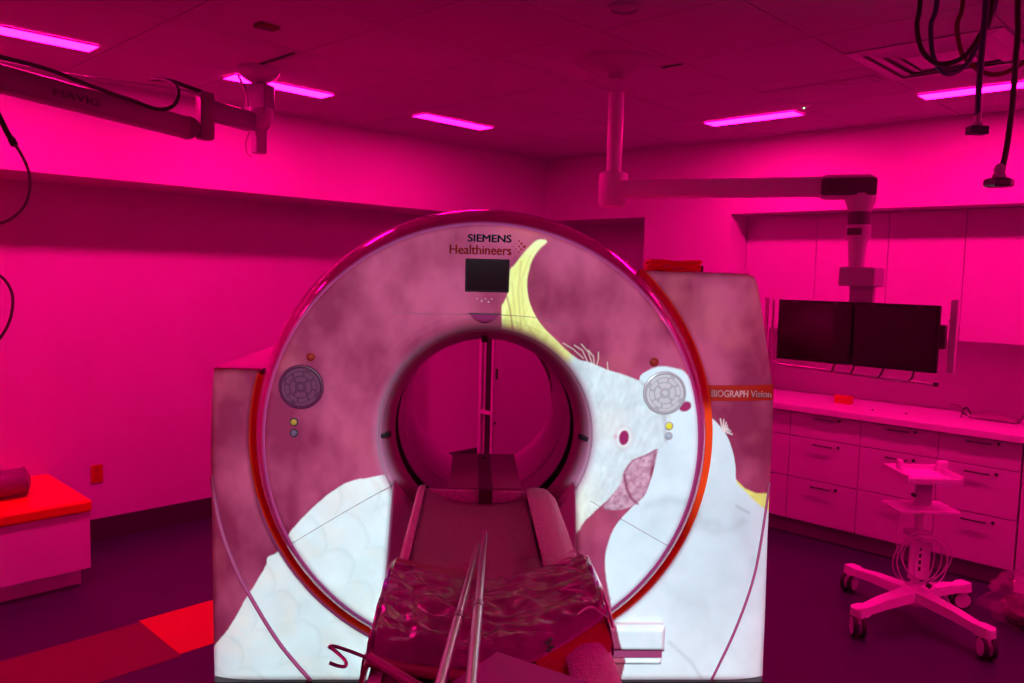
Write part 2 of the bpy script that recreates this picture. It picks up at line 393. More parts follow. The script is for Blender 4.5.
    ar = np.clip(1-np.hypot((px-610)/26, (py-425)/30), 0, 1)[:, None]; ch = ch*(1-.35*ar)+L3((236, 226, 214))*.35*ar
    yc = np.clip((372-py)/14-np.clip((px-566)/10, 0, 2), 0, 1)[:, None]; yc = yc*np.clip((598-px)/22, 0, 1)[:, None]
    sx = px-(500+.00*py); cr = fbm((px*.8+py*.35)/4.0, py/40, 111)[:, None]
    yl = L3((212, 216, 108))*(1-cr*.35)+L3((236, 240, 176))*cr*.55
    tip = np.clip((262-py)/22, 0, 1)[:, None]*.6; yl = yl*(1-tip)+L3((236, 238, 196))*tip
    edge = np.exp(-(np.clip(-dh, 0, 99)/3.0))[:, None]*.35; yl = yl*(1-edge)+L3((240, 242, 190))*edge
    ch = ch*(1-yc)+yl*yc
    for pts, wd, k in (([(507, 297), (510, 310), (513, 330)], .9, .7), ([(521, 262), (518, 290), (521, 330)], 1.0, .30), ([(530, 256), (521, 280), (524, 320), (540, 345)], 1.2, .18), ([(512, 283), (515, 315), (523, 345)], 1.0, .22)):
        q = (np.exp(-(seg_d(px, py, pts)/wd)**2)*k)[:, None]; ch = ch*(1-q)+L3((150, 90, 80))*q
    col = col*(1-mh)+ch*mh
    # shading on the join between the two heads
    q = (np.exp(-(seg_d(px, py, [(641, 382), (652, 393), (661, 405), (664, 418), (665, 440)])/2.0)**2)*.35)[:, None]; col = col*(1-q)+L3((150, 120, 150))*q
    q = (np.exp(-(seg_d(px, py, [(649, 384), (656, 392), (662, 404)])/2.6)**2)*.5)[:, None]; col = col*(1-q)+L3((130, 90, 120))*q
    # wisps on the crown
    for pts in ([(563, 343), (573, 349), (583, 358)], [(581, 344), (588, 352), (592, 364)], [(588, 350), (593, 356), (594, 365)], [(598, 352), (598, 359), (596, 366)], [(574, 345), (582, 350), (587, 361)], [(607, 362), (607, 366), (608, 371)]):
        q = cov(seg_d(px, py, pts)-.25, 1.2)*.9; col = col*(1-q)+L3((240, 232, 214))*q
    # beak
    db = sdf(px, py, dens(BEAK, 3)); mb_ = cov(db)
    tx = fbm(px/3.2, py/3.2, 121)[:, None]; cbk = L3((150, 84, 118))*(1-tx)+L3((226, 188, 206))*tx
    dk = np.clip((490-py)/-30, 0, 1)[:, None]; cbk = cbk*(1-.25*dk)
    col = col*(1-mb_)+cbk*mb_
    for pts, wd, k in (([(624, 474), (626, 488), (631, 498), (637, 503)], 1.3, .9), ([(657, 449), (645, 455), (632, 460), (624, 471)], 1.0, .5), ([(655, 452), (652, 462), (650, 474)], 1.4, .6)):
        q = (np.exp(-(seg_d(px, py, pts)/wd)**2)*k)[:, None]; col = col*(1-q)+L3((128, 40, 80))*q
    # eyes
    def ell(x, y, rx, ry, an=0):
        c_, s_ = cos(an), sin(an); X = (px-x)*c_+(py-y)*s_; Y = -(px-x)*s_+(py-y)*c_; return (np.hypot(X/rx, Y/ry)-1)*min(rx, ry)
    ring = (np.exp(-(ell(623.3, 437, 8.6, 11)/2.2)**2)*.22)[:, None]; col = col*(1-ring)+L3((190, 160, 170))*ring
    q = cov(ell(623.5, 437.2, 8, 10.4), 3)*.5; col = col*(1-q)+L3((240, 236, 240))*q
    q = cov(ell(623.5, 437.2, 4.9, 7.4, .15)); col = col*(1-q)+L3((150, 34, 92))*q
    q = cov(ell(615.2, 436, 1.8, 2.6))*.5; col = col*(1-q)+L3((200, 130, 165))*q
    q = cov(ell(684.6, 406, 6.4, 4.8, -.45)); col = col*(1-q)+L3((156, 44, 98))*q
    return np.clip(col, 0, 1)
SHEET_FACE = [253.823783, -7.166872, 479.64135, 10.117702, -254.351783, 706.376956, 0.014962, -0.02572]
SHEET_SIDE = [243.399253, -6.872529, 479.421766, 9.702168, -243.905567, 688.586916, 0.014348, -0.024663]
def sheet(h, X, Z):      # where a point of the cover lies on its printed sheet
    w_ = h[6]*X+h[7]*Z+1
    return (h[0]*X+h[1]*Z+h[2])/w_, (h[3]*X+h[4]*Z+h[5])/w_
def print_material():
    m = bpy.data.materials.new('printed_vinyl_wrap'); m.use_nodes = True; nt = m.node_tree; b = nt.nodes['Principled BSDF']
    a = nt.nodes.new('ShaderNodeVertexColor'); a.layer_name = 'print'; nt.links.new(a.outputs['Color'], b.inputs['Base Color'])
    b.inputs['Roughness'].default_value = .6; b.inputs['Specular IOR Level'].default_value = .08
    return m
printm = print_material()
BCX, BCZ = 0.0, 1.112        # bore centre
CX, CZ = -.005, 1.085        # centre of the round front cover
PLAIN = np.array((.40, .15, .28))  # unprinted white plastic, same purple light in its colour as the funnel
def numpy_mesh(name, V, F, m, parent, col=None, smooth=True):
    me = bpy.data.meshes.new(name); nv = len(V); nf = len(F)
    me.vertices.add(nv); me.vertices.foreach_set('co', V.astype(np.float32).ravel())
    me.loops.add(nf*4); me.loops.foreach_set('vertex_index', F.astype(np.int32).ravel())
    me.polygons.add(nf); me.polygons.foreach_set('loop_start', np.arange(0, nf*4, 4, dtype=np.int32)); me.polygons.foreach_set('loop_total', np.full(nf, 4, dtype=np.int32))
    me.update(calc_edges=True); me.validate()
    if col is not None:
        at = me.color_attributes.new('print', 'FLOAT_COLOR', 'POINT'); c4 = np.ones((nv, 4), np.float32); c4[:, :3] = col; at.data.foreach_set('color', c4.ravel())
    if smooth: me.polygons.foreach_set('use_smooth', np.ones(nf, bool))
    me.materials.append(m); o = bpy.data.objects.new(name, me); COL.objects.link(o); o.parent = parent
    return o
def grid_faces(nu, nv, wrap=False):
    i = np.arange(nu if wrap else nu-1); j = np.arange(nv-1); I, J = np.meshgrid(i, j); K = (I+1) % nu
    return np.stack([J*nu+I, J*nu+K, (J+1)*nu+K, (J+1)*nu+I], -1).reshape(-1, 4)

gantry = thing('scanner_gantry', 'large round medical scanner gantry printed with white cockatoos, in the middle of the room', 'scanner', GM)
def revolve(prof, nu, cx=None):
    P = np.array(prof); r = P[:, 0]; d = P[:, 1]
    t = np.clip((r-.46)/.14, 0, 1); ccx = BCX+(CX-BCX)*t; ccz = BCZ+(CZ-BCZ)*t
    if cx == 'bore': ccx = ccx*0+BCX; ccz = ccz*0+BCZ
    if cx == 'cover': ccx = ccx*0+CX; ccz = ccz*0+CZ
    a = np.linspace(0, 2*pi, nu, endpoint=False)
    X = ccx[:, None]+r[:, None]*np.cos(a); Z = ccz[:, None]+r[:, None]*np.sin(a); Y = np.repeat(d[:, None], nu, 1)
    return np.stack([X, Y, Z], -1).reshape(-1, 3)
def fine(prof, step):
    out = [prof[0]]
    for a, b in zip(prof[:-1], prof[1:]):
        n = max(1, int(hypot(b[0]-a[0], b[1]-a[1])/step))
        for k in range(1, n+1): out.append((a[0]+(b[0]-a[0])*k/n, a[1]+(b[1]-a[1])*k/n))
    return out
# front cover with print
prof = [(.412, .062), (.43, .045), (.452, .034), (.47, .026), (.50, .02), (.83, .02), (.842, .0215), (.852, .026)]
prof = fine(prof, .0042); nu = 1100
V = revolve(prof, nu); U_, W_ = sheet(SHEET_FACE, V[:, 0], V[:, 2]); c = art(U_, W_)
rr = np.hypot(V[:, 0]-BCX, V[:, 2]-BCZ); k = np.clip((rr-.408)/.05, 0, 1)[:, None]; k = k*k*(3-2*k)
c = c*k+PLAIN*(1-k)
numpy_mesh('front_cover', V, grid_faces(nu, len(prof), True), printm, gantry, c)
def smooth_prof(prof, k=4): return [tuple(v[:2]) for v in catmull([Vector((a, b, 0)) for a, b in prof], k)]
def rev_obj(name, prof, m, nu=256, cx=None, parent=gantry):
    V = revolve(prof, nu, cx); return numpy_mesh(name, V, grid_faces(nu, len(prof), True), m, parent)
rev_obj('bore_funnel', smooth_prof([(.370, .205), (.374, .17), (.380, .13), (.392, .095), (.412, .062)]), funnelm, cx=None)
rev_obj('cover_rim', smooth_prof([(.852, .026), (.868, .034), (.888, .058), (.905, .095), (.918, .145), (.925, .20)])+[(.925, 1.1), (.90, 1.15), (.40, 1.15), (.371, 1.145)], shellm, cx='cover')
rev_obj('bore_gap', [(.371, .205), (.395, .21), (.395, .315), (.372, .32)], gapm, cx='bore')
rev_obj('bore_tunnel', smooth_prof([(.372, .318), (.370, .33), (.369, .36), (.369, .8), (.370, 1.15)]), mat('bore_tunnel_plastic', (.36, .32, .38), .28, coat=.3), cx='bore')
rev_obj('bore_trim', [(.421, .0535), (.424, .050), (.427, .0455), (.424, .053)], mat('pale_trim', (.34, .16, .25), .5), cx='bore')
rev_obj('tunnel_glint_ring', [(.3688, .56), (.3668, .562), (.3668, .566), (.3688, .568)], mat('pale_tunnel_glint', (.9, .85, .7), .4), cx='bore')  # pale ring painted in for a curved reflection on the tunnel wall

# shoulder panels beside the round cover
def lerp_tab(tab, z):
    tab = sorted(tab)
    return np.interp(z, [t[0] for t in tab], [t[1] for t in tab])
LT = [(.03, -1.106), (.3, -1.110), (.71, -1.114), (1.0, -1.115), (1.2, -1.110), (1.345, -1.100)]
RT = [(.03, 1.221), (.35, 1.217), (.64, 1.211), (.82, 1.210), (1.2, 1.207), (1.31, 1.198), (1.5, 1.162), (1.70, 1.120), (1.745, 1.109), (1.765, 1.095), (1.776, 1.070)]
def side_depth(x, z, sgn):
    e = lerp_tab(LT, z)*-1 if sgn < 0 else lerp_tab(RT, z)
    t = np.clip((np.abs(x)-(e-.22))/.22, 0, 1); return .150+.035*t**3
def shoulder(sgn, tab, z0, z1):
    nz = int((z1-z0)/.0048); nx = 230; zz = np.linspace(z0, z1, nz); V = np.zeros((nz, nx, 3))
    for j, z in enumerate(zz):
        xo = float(lerp_tab(tab, z)); dz = z-CZ; q = .90**2-dz*dz
        xi = CX+sgn*(sqrt(q) if q > 0 else 0); xi = xi if abs(xi) > .02 else 0
        if sgn*xi > sgn*xo: xi = xo-sgn*.01
        xs = np.linspace(xi, xo, nx)**1; V[j, :, 0] = xs; V[j, :, 2] = z; V[j, :, 1] = side_depth(xs, z, sgn)
    V = V.reshape(-1, 3); U_, W_ = sheet(SHEET_SIDE, V[:, 0], V[:, 2]); c = art(U_, W_)
    F = grid_faces(nx, nz)
    if sgn < 0: F = F[:, ::-1]
    o = numpy_mesh('shoulder_panel', V, F, printm, gantry, c); return o
shoulder(-1, LT, .050, 1.343); shoulder(1, RT, .050, 1.776)
# housing behind the panels
lp = [(x*1.0, z) for z, x in LT]; lp = lp+[(-.52, 1.343), (-.52, .035)]
MB().prism(lp, .187, 1.12, axis='y').build('side_housing', shellm, gantry, smooth=30)
rp = [(x*1.0, z) for z, x in RT]+[(.52, 1.776), (.52, .035)]
MB().prism(rp, .187, 1.12, axis='y').build('side_housing', shellm, gantry, smooth=30)
MB().box((-1.10, .13, 0), (1.21, 1.1, .049)).build('base_plinth', blackp, gantry)
MB().box((-1.13, .02, 0), (-.42, .11, .012), .003).build('kick_strip', mat('dull_metal_strip', (.10, .12, .10), .4, .5), gantry); MB().box((.42, .02, 0), (1.235, .11, .012), .003).build('kick_strip', MATS['dull_metal_strip'], gantry)
def arc(a0, a1, r, d, n=160, cx=CX, cz=CZ): return [(cx+r*cos(radians(a0+(a1-a0)*i/n)), d, cz+r*sin(radians(a0+(a1-a0)*i/n))) for i in range(n+1)]
# accent ring: flat orange band wrapped round the cover edge
def band(a0, a1, ra, rb, d0, d1, name, m, n=220):
    def f(u, v):
        a = radians(a0+(a1-a0)*u); seq = [(rb, d1), (rb, d0), (ra, d0), (ra, d1)]; k = v*3; i = min(2, int(k)); t = k-i
        r = seq[i][0]*(1-t)+seq[i+1][0]*t; d = seq[i][1]*(1-t)+seq[i+1][1]*t; return (CX+r*cos(a), d, CZ+r*sin(a))
    return MB().grid(f, n, 4).build(name, m, gantry)
band(164.5, 408.6, .908, .937, .112, .156, 'accent_ring', orangep)
band(196, 300, .937, .949, .118, .156, 'ring_lip', mat('mauve_lip', (.34, .05, .18), .3))
# thin curved seam strips low on both panels
mv = mat('mauve_trim', (.34, .05, .16), .35)
def seam_strip(pts, name, m, r):
    P = [(x, float(side_depth(np.array(x), z, -1 if x < 0 else 1))-.0015, z) for x, z in pts]
    MB().tube(P, r, 8, 10).build(name, m, gantry, smooth=60)
seam_strip([(-1.111, .90), (-1.103, .823), (-1.068, .677), (-1.02, .55), (-.959, .425), (-.833, .211), (-.70, .045)], 'curved_trim', mv, .0085)
seam_strip([(1.208, .90), (1.199, .827), (1.158, .524), (1.084, .282), (.985, .045)], 'curved_trim', mv, .006)
# red badge band with lettering
def badge(u, v):
    x = .905+(1.2035-.905)*u; zb = 1.248+.005*u; zt = 1.314+.004*u; z = zb+(zt-zb)*v
    return (x, float(side_depth(np.array(x), z, 1))-.003, z)
MB().grid(badge, 30, 4).build('badge_band', mat('dark_red_band', (.30, .008, .005), .5, spec=.2), gantry)
bl = text_mesh('BIOGRAPH', 'lettering', .154, mat('badge_lettering', (.50, .22, .28), .6, spec=.1), gantry, T((.930, .1465, 1.266)) @ RX(radians(90)), bold=.0010, fy=.028)
b2 = text_mesh('Vision', 'lettering', .086, MATS['badge_lettering'], gantry, T((1.094, .1465, 1.267)) @ RX(radians(90)), bold=.0006, fy=.028)
for o_ in (bl, b2):
    off = o_.matrix_local.translation.x
    for v in o_.data.vertices: v.co.z -= float(side_depth(np.array(v.co.x+off), 1.28, 1))-.150
inkd = mat('dark_teal_ink', (.004, .010, .022), .9, spec=.05); inko = mat('orange_ink', (.24, .012, .010), .9, spec=.05)
text_mesh('SIEMENS', 'lettering', .166, inkd, gantry, T((-.084, .0188, 1.871)) @ RX(radians(90)), bold=.0016, fy=.028)
text_mesh('Healthineers', 'lettering', .236, inko, gantry, T((-.153, .0188, 1.823)) @ RX(radians(90)), bold=.0013, fy=.035)
dm = MB()
for dx, dz, r in ((0, 0, .0052), (-.011, .011, .0042), (-.011, -.011, .0042), (-.0205, 0, .0036), (-.021, .021, .0034), (-.021, -.021, .0034), (-.031, .010, .0024), (-.031, -.010, .0024), (-.040, 0, .0018), (-.036, .018, .0018), (-.036, -.018, .0018)):
    dm.lathe([(r, 0), (r, .0012)], 12, T((.133+dx, .0192, 1.857+dz)) @ RX(radians(90)))
dm.build('logo_dots', inko, gantry)
# display
MB().box((-.092, .013, 1.679), (.078, .03, 1.806), .004).build('display_bezel', mat('matt_black_bezel', (.012, .004, .008), .7, spec=.1), gantry)
MB().box((-.085, .0118, 1.686), (.071, .0145, 1.799)).build('display_screen', mat('dark_screen', (.010, .001, .004), .12, spec=.15), gantry)
def slot(u, v):
    x = -.072+.114*u; zt = 1.594; dep = .032*sin(pi*u)**.8; return (x, .0185-.002*v, zt-dep*v)
MB().grid(slot, 24, 4).build('handle_slot', mat('mauve_recess', (.20, .004, .08), .6, spec=.1), gantry)
MB().box((-.078, .0165, 1.592), (.048, .021, 1.5965)).build('slot_edge', gapm, gantry)
for pts in ([(-.337, .927), (-.50, .832), (-.63, .752), (-.752, .675)], [(.422, .859), (.58, .768), (.745, .676)], [(-.36, 1.592), (-.22, 1.590), (-.075, 1.592)], [(.045, 1.592), (.17, 1.585), (.31, 1.562)]):
    MB().tube([(x, .0195, z) for x, z in pts], .0010, 6, 6).build('cover_seam', seamm, gantry)
# small marks above the slot
mk = MB()
for x, z, r in ((-.045, 1.652, .003), (-.027, 1.644, .004), (-.012, 1.652, .003), (0, 1.641, .004), (.012, 1.652, .003)):
    mk.lathe([(r, 0), (r, .001)], 8, T((x, .0195, z)) @ RX(radians(90)))
mk.build('touch_marks', mat('pale_marks', (.42, .2, .3), .5), gantry)
# bore sensors
MB().box((-.415, .058, 1.094), (-.372, .10, 1.112), .005, M=T((-.39, 0, 1.1)) @ RY(radians(-12)) @ T((.39, 0, -1.1))).build('bore_sensor', blackp, gantry)
MB().box((.37, .058, 1.094), (.413, .10, 1.112), .005, M=T((.39, 0, 1.1)) @ RY(radians(14)) @ T((-.39, 0, -1.1))).build('bore_sensor', blackp, gantry)
MB().box((-.024, .085, 1.477), (.004, .13, 1.500), .004).build('bore_camera', blackp, gantry)
# control pads
def pad(x, z, m, mb, r=.079):
    base = MB().lathe([(r+.008, 0), (r+.006, .006), (r, .008), (r-.004, .004), (.012, .005), (.010, .007), (.001, .007)], 48, T((x, .020, z)) @ RX(radians(90))).build('control_pad', m, gantry, smooth=40)
    for (ra, rb, n, off) in ((.022, .040, 4, 0), (.045, .060, 8, 11), (.063, .073, 4, 20)):
        for k in range(n):
            b = MB(); a0 = radians(off+360/n*k-360/n*.40); a1 = radians(off+360/n*k+360/n*.40)
            poly = [(ra*cos(a0+(a1-a0)*t/5), ra*sin(a0+(a1-a0)*t/5)) for t in range(6)]+[(rb*cos(a1+(a0-a1)*t/5), rb*sin(a1+(a0-a1)*t/5)) for t in range(6)]
            b.prism(poly, 0, .004, M=T((x, .0165, z)) @ RX(radians(90))); b.build('button', mb, base)
    MB().lathe([(.012, 0), (.011, .005), (.001, .006)], 16, T((x, .016, z)) @ RX(radians(90))).build('button', mb, base)
padd = mat('pad_in_pink_light', (.085, .010, .045), .5, spec=.2); paddb = mat('button_in_pink_light', (.13, .028, .075), .6, spec=.1)  # left pad: dim pink light is put into its colour
padl = mat('silver_pad', (.40, .38, .42), .3); padlb = mat('silver_button', (.55, .54, .58), .3)
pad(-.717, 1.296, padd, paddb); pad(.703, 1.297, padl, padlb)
def knob(name, x, z, r, m, m2=None):
    b = MB().lathe([(r, 0), (r, .004), (r*.8, .008), (r*.3, .009), (.0005, .009)], 20, T((x, .0195, z)) @ RX(radians(90))).build(name, m, gantry, smooth=40)
    MB().lathe([(r*1.35, 0), (r*1.25, .0025), (r, .003)], 20, T((x, .0196, z)) @ RX(radians(90))).build('button_bezel', m2 or gapm, b)
knob('stop_button', -.680, 1.413, .0125, redp, redp); knob('stop_button', .656, 1.419, .0135, redp, redp)
knob('yellow_button', -.744, 1.158, .0125, mat('yellow_in_pink_light', (.35, .2, .03), .35)); knob('grey_button', -.744, 1.115, .0125, mat('grey_in_pink_light', (.13, .06, .13), .35))  # left buttons: same yellow and grey with the pink dimness in their colour
knob('yellow_button', .726, 1.165, .0135, yellowp, padl); knob('grey_button', .726, 1.125, .0125, mat('blue_grey_plastic', (.35, .42, .5), .35), padl)
# printed box on the lower right with the recess under it
def boxfront(name, lo, hi, d):
    nx = int((hi[0]-lo[0])/.0045); nz = int((hi[1]-lo[1])/.0045); X, Z = np.meshgrid(np.linspace(lo[0], hi[0], nx), np.linspace(lo[1], hi[1], nz))
    e = np.minimum(np.minimum(X-lo[0], hi[0]-X), np.minimum(Z-lo[1], hi[1]-Z)); Y = d+.022*(1-np.clip(e/.022, 0, 1))**2
    V = np.stack([X, Y, Z], -1).reshape(-1, 3); U_, W_ = sheet(SHEET_SIDE, V[:, 0], V[:, 2]); return numpy_mesh(name, V, grid_faces(nx, nz), printm, gantry, art(U_, W_))
boxfront('step_cover', (.36, .196), (.770, .306), .095)
MB().box((.365, .115, .198), (.766, .152, .303)).build('step_body', mat('pale_cover_side', (.7, .66, .7), .35), gantry)
MB().box((.37, .128, .158), (.763, .150, .196)).build('step_recess', mv, gantry)
boxfront('step_cover', (.36, .118), (.768, .156), .128)
MB().tube([(-.885, .135, 1.352), (-.893, .125, 1.335), (-.89, .13, 1.30)], .0035, 6, 4).build('hinge_clip', blackp, gantry)
# thing on top of the right shoulder
t = thing('folded_cargo_strap', 'bundle of folded orange straps lying on top of the scanner housing', 'strap', GM @ T((.82, .45, 1.7765)))
for i in range(4):
    def fold(u, v, i=i):
        x = -.115+.23*u; y = -.05+.1*v; z = .009+.012*i+.003*sin(9*u+i*2)+.002*sin(6*v+i); return (x+.012*sin(i*3), y, z)
    MB().grid(fold, 24, 6).build('strap_fold', mat('orange_webbing', (.95, .07, .012), .6, bump=.3, bscale=60), t, thick=.012)
MB().tube([(-.12, -.02, .035), (-.09, -.03, .046), (-.06, -.03, .046)], .005, 6, 5).build('buckle', blackp, t)
MB().box((.115, -.02, .004), (.135, .01, .030), .003).build('buckle', blackp, t)

# ------------------------------------------------------------------ patient table
tb = thing('patient_table', 'long narrow patient table running from the camera into the scanner bore', 'table', GM @ T((0, -1.2, 0)))
TB = T((0, 1.2, 0))
meshc = mat('dark_mesh_cover', (.30, .11, .23), .55, spec=.6, var=.6, vscale=110)
def mesh_weave(m, sc=900):
    nt = m.node_tree; b = nt.nodes['Principled BSDF']; tc = nt.nodes.new('ShaderNodeTexCoord'); v = nt.nodes.new('ShaderNodeTexVoronoi'); v.inputs['Scale'].default_value = sc
    nt.links.new(tc.outputs['Object'], v.inputs['Vector']); u = nt.nodes.new('ShaderNodeBump'); u.inputs['Strength'].default_value = .7; u.inputs['Distance'].default_value = .004
    nt.links.new(v.outputs['Distance'], u.inputs['Height']); nt.links.new(u.outputs[0], b.inputs['Normal'])
mesh_weave(meshc, 260)
meshl = mat('pale_mesh_border', (.60, .36, .54), .55, var=.5, vscale=110); mesh_weave(meshl, 240)
hullm = mat('table_hull', (.62, .30, .52), .35)
def ztop(x): return .928+.030*(abs(x+.0)/.235)**2
def zcon(x): return .892+.062*min(1, abs(x)/.235)**2.2
YH, YE = -.14, -2.35
def top(u, v):
    x = -.222+.375*u; y = YH-.026+(YE-YH)*v; return (x, y, zcon(x)+.001)
MB().grid(top, 30, 40).build('mattress_top', meshc, tb, smooth=60, M=TB, thick=.01)
def side_r(u, v):      # pale border rolling over the right edge
    y = YH-.02*u+(YE-YH)*v; rd = min(1, v*30)
    P = [(.152, .943), (.19, .952), (.228, .95), (.252, .935), (.264, .905), (.268, .86), (.268, .80)]
    k = u*(len(P)-1); i = min(len(P)-2, int(k)); t_ = k-i; x = P[i][0]*(1-t_)+P[i+1][0]*t_; z = P[i][1]*(1-t_)+P[i+1][1]*t_
    x = x-(1-rd)**2*.02*u; return (x, y-.10*u*u*(1-v), z)
MB().grid(side_r, 24, 50).build('mattress_border', meshl, tb, smooth=60, M=TB, thick=.008)
def side_l(u, v):
    y = YH-.01*u+(YE-YH)*v
    P = [(-.222, .956), (-.238, .956), (-.248, .945), (-.256, .90), (-.262, .85)]
    k = u*(len(P)-1); i = min(len(P)-2, int(k)); t_ = k-i; return (P[i][0]*(1-t_)+P[i+1][0]*t_, y, P[i][1]*(1-t_)+P[i+1][1]*t_)
MB().grid(side_l, 16, 30).build('mattress_border', meshl, tb, smooth=60, M=TB, thick=.008)
def head(u, v):
    x = -.236+.47*u; zl = .950-.008*u; P = [(-.030, zcon(x)-.004), (-.022, zl-.002), (-.010, zl), (.004, zl-.012), (.008, zl-.06)]
    k = v*4; i = min(3, int(k)); t_ = k-i; return (x, YH+P[i][0]*(1-t_)+P[i+1][0]*t_, P[i][1]*(1-t_)+P[i+1][1]*t_)
MB().grid(head, 30, 10).build('mattress_border', meshl, tb, smooth=60, M=TB)
MB().prism([(-.262, .62), (.262, .62), (.264, .80), (.22, .872), (-.22, .872), (-.262, .85)], YE, YH-.02, axis='y').build('table_frame', hullm, tb, M=TB)
MB().prism([(-.30, .03), (.30, .03), (.275, .70), (-.275, .70)], -2.0, -.25, axis='y').build('table_pedestal', hullm, tb, M=TB)
MB().box((-.36, -2.1, 0), (.36, -.2, .035), .01).build('base_plate', blackp, tb, M=TB)
# docking shroud under the bore
sh_ = [(-.425, .035), (.395, .035), (.375, .5), (.356, .92)]+[(.402*cos(radians(a)), 1.112+.402*sin(radians(a))) for a in range(-28, -153, -4)]+[(-.357, .92), (-.385, .5)]
MB().prism(sh_, -.02, .075, axis='y').build('docking_shroud', hullm, gantry, smooth=30)
# flat carbon tongue reaching into the bore
tongue = MB().prism([(-.135, -.01), (.135, -.01), (.135, .01), (-.135, .01)], -.150, .42, M=T((0, 0, .942)), axis='y').build('head_support', mat('table_tongue', (.30, .10, .22), .35), tb, M=TB)
MB().box((-.026, -.17, .950), (.028, .415, .9525)).build('support_strip', mat('dark_strip', (.07, .015, .04), .4), tongue)
MB().lathe([(.011, 0), (.011, .003)], 16, T((0, .33, .9525))).build('fixing_hole', gapm, tongue)
MB().box((-.024, -.178, .892), (.026, -.165, .9525)).build('support_strip', MATS['dark_strip'], tongue)

# plastic-wrapped pad lying across the table
film = mat('pink_plastic_film', (.32, .004, .27), .14, coat=.8, spec=.3)
def film_bump(m, s1=9, st=.6):
    nt = m.node_tree; b = nt.nodes['Principled BSDF']; tc = nt.nodes.new('ShaderNodeTexCoord'); mp = nt.nodes.new('ShaderNodeMapping'); mp.inputs['Scale'].default_value = (1, 1.7, 1); mp.inputs['Rotation'].default_value = (0, 0, .4)
    n = nt.nodes.new('ShaderNodeTexNoise'); n.inputs['Scale'].default_value = s1; n.inputs['Detail'].default_value = 6; n.inputs['Distortion'].default_value = 1.5
    nt.links.new(tc.outputs['Object'], mp.inputs[0]); nt.links.new(mp.outputs[0], n.inputs[0]); u = nt.nodes.new('ShaderNodeBump'); u.inputs['Strength'].default_value = st; u.inputs['Distance'].default_value = .02
    nt.links.new(n.outputs['Fac'], u.inputs['Height']); nt.links.new(u.outputs[0], b.inputs['Normal']); nt.links.new(u.outputs[0], b.inputs['Coat Normal'])
film_bump(film, 7, .45)
pd = thing('wrapped_pad', 'crumpled pink pad in clear plastic film folded across the patient table', 'pad', GM @ T((0, -1.2, .96)))
PB = T((0, 1.2, -.96))
def padsurf(u, v):
    x = -.262+.522*u; yt = -.985-.045*sin(pi*u)+(.02 if u > .55 else 0)*1; yb = -1.52+.02*u+.15*max(0, u-.62)/.38
    y = yt+(yb-yt)*v
    n = 1.2-2.4*abs(mnoise.fractal(Vector((x*7+y*3, y*9-x*4, 1.3)), .9, 2.0, 3)); edge = min(1, 8*v, 8*(1-v))
    z = ztop(x)+.012+.030*min(1, v*6)*(.6+.4*u)+.010*n*edge+.012*sin(pi*v)
    if u < .03 or u > .97: z -= .02
    if v > .93: z -= .02*(v-.93)/.07
    if u > .9: z -= .018*(u-.9)/.1*0
    return (x, y, z)
MB().grid(padsurf, 90, 70).build('film_cover', film, pd, smooth=60, M=PB, thick=.004)
def sidefall(u, v, sg):
    y = -1.0+(-.36-.12*(sg < 0))*u; z0 = ztop(.25)+.02; n = mnoise.noise(Vector((y*15, v*4, 3)))
    x = sg*(.255+.018*sin(pi*v*.6)+.005*n); return (x if sg > 0 else x-.005, y+.01*n, z0-.12*v*(1 if sg < 0 else (1-.3*u)))
MB().grid(lambda u, v: sidefall(u, v, 1), 30, 10).build('film_side', film, pd, smooth=60, M=PB, thick=.003)
MB().grid(lambda u, v: sidefall(u, v, -1), 30, 10).build('film_side', film, pd, smooth=60, M=PB, thick=.003)
glint = mat('pale_crease_glint', (.85, .70, .80), .2, coat=.6)  # pale colour paints the light glints along the film's creases
for k in range(9):
    t_ = k/8; y0_ = -1.0-.36*t_; x0_ = .255; ln_ = .05+.05*abs(sin(k*2.3))
    MB().tube([(x0_-ln_, y0_-.01-.03*sin(k*1.7), ztop(.2)+.060), (x0_-ln_*.5, y0_-.004, ztop(.2)+.064), (x0_, y0_-.03, ztop(.25)+.036)], lambda t: .0008+.0026*sin(pi*min(1, max(0, t))), 5, 5).build('film_crease_glint', glint, pd, smooth=60, M=PB)
MB().tube([(.262, -.995, ztop(.25)+.034), (.264, -1.10, ztop(.25)+.036), (.266, -1.25, ztop(.25)+.034), (.266, -1.38, ztop(.25)+.014)], .0042, 6, 6).build('film_crease_glint', glint, pd, smooth=60, M=PB)
lining = mat('red_lining', (.42, .012, .02), .45, bump=.2, bscale=20)
MB()._add([(.085, -1.49, .948), (.25, -1.345, .982), (.262, -1.40, .945), (.225, -1.50, .93), (.15, -1.535, .925), (.11, -1.52, .935)], [(0, 1, 2, 3), (0, 3, 4, 5)]).build('red_lining', lining, pd, M=PB, thick=.004)
clear = mat('clear_film', (.5, .1, .3), .14, alpha=.12, coat=1.0)
film_bump(clear, 14, .8)
def wrap(u, v):
    x = -.20+.44*u+.03*v; y = -1.04-.42*v+.12*u*v; n = mnoise.fractal(Vector((x*16, y*12, 7)), .9, 2.0, 4)
    return (x, y, ztop(x)+.066+.012*n-.015*(u > .96))
MB().grid(wrap, 70, 50).build('clear_wrap', clear, pd, smooth=60, M=PB, thick=.001)
mk = MB()
for i, (dx, w_) in enumerate(((0, .010), (.004, .013), (-.002, .012), (.003, .010))):
    mk.box((-w_/2+dx, i*.017, 0), (w_/2+dx, i*.017+.011, .002))
mk.build('printed_mark', mat('dark_ink', (.02, .01, .02), .5), pd, M=PB @ T((.112, -1.50, .975)) @ RZ(-.1))
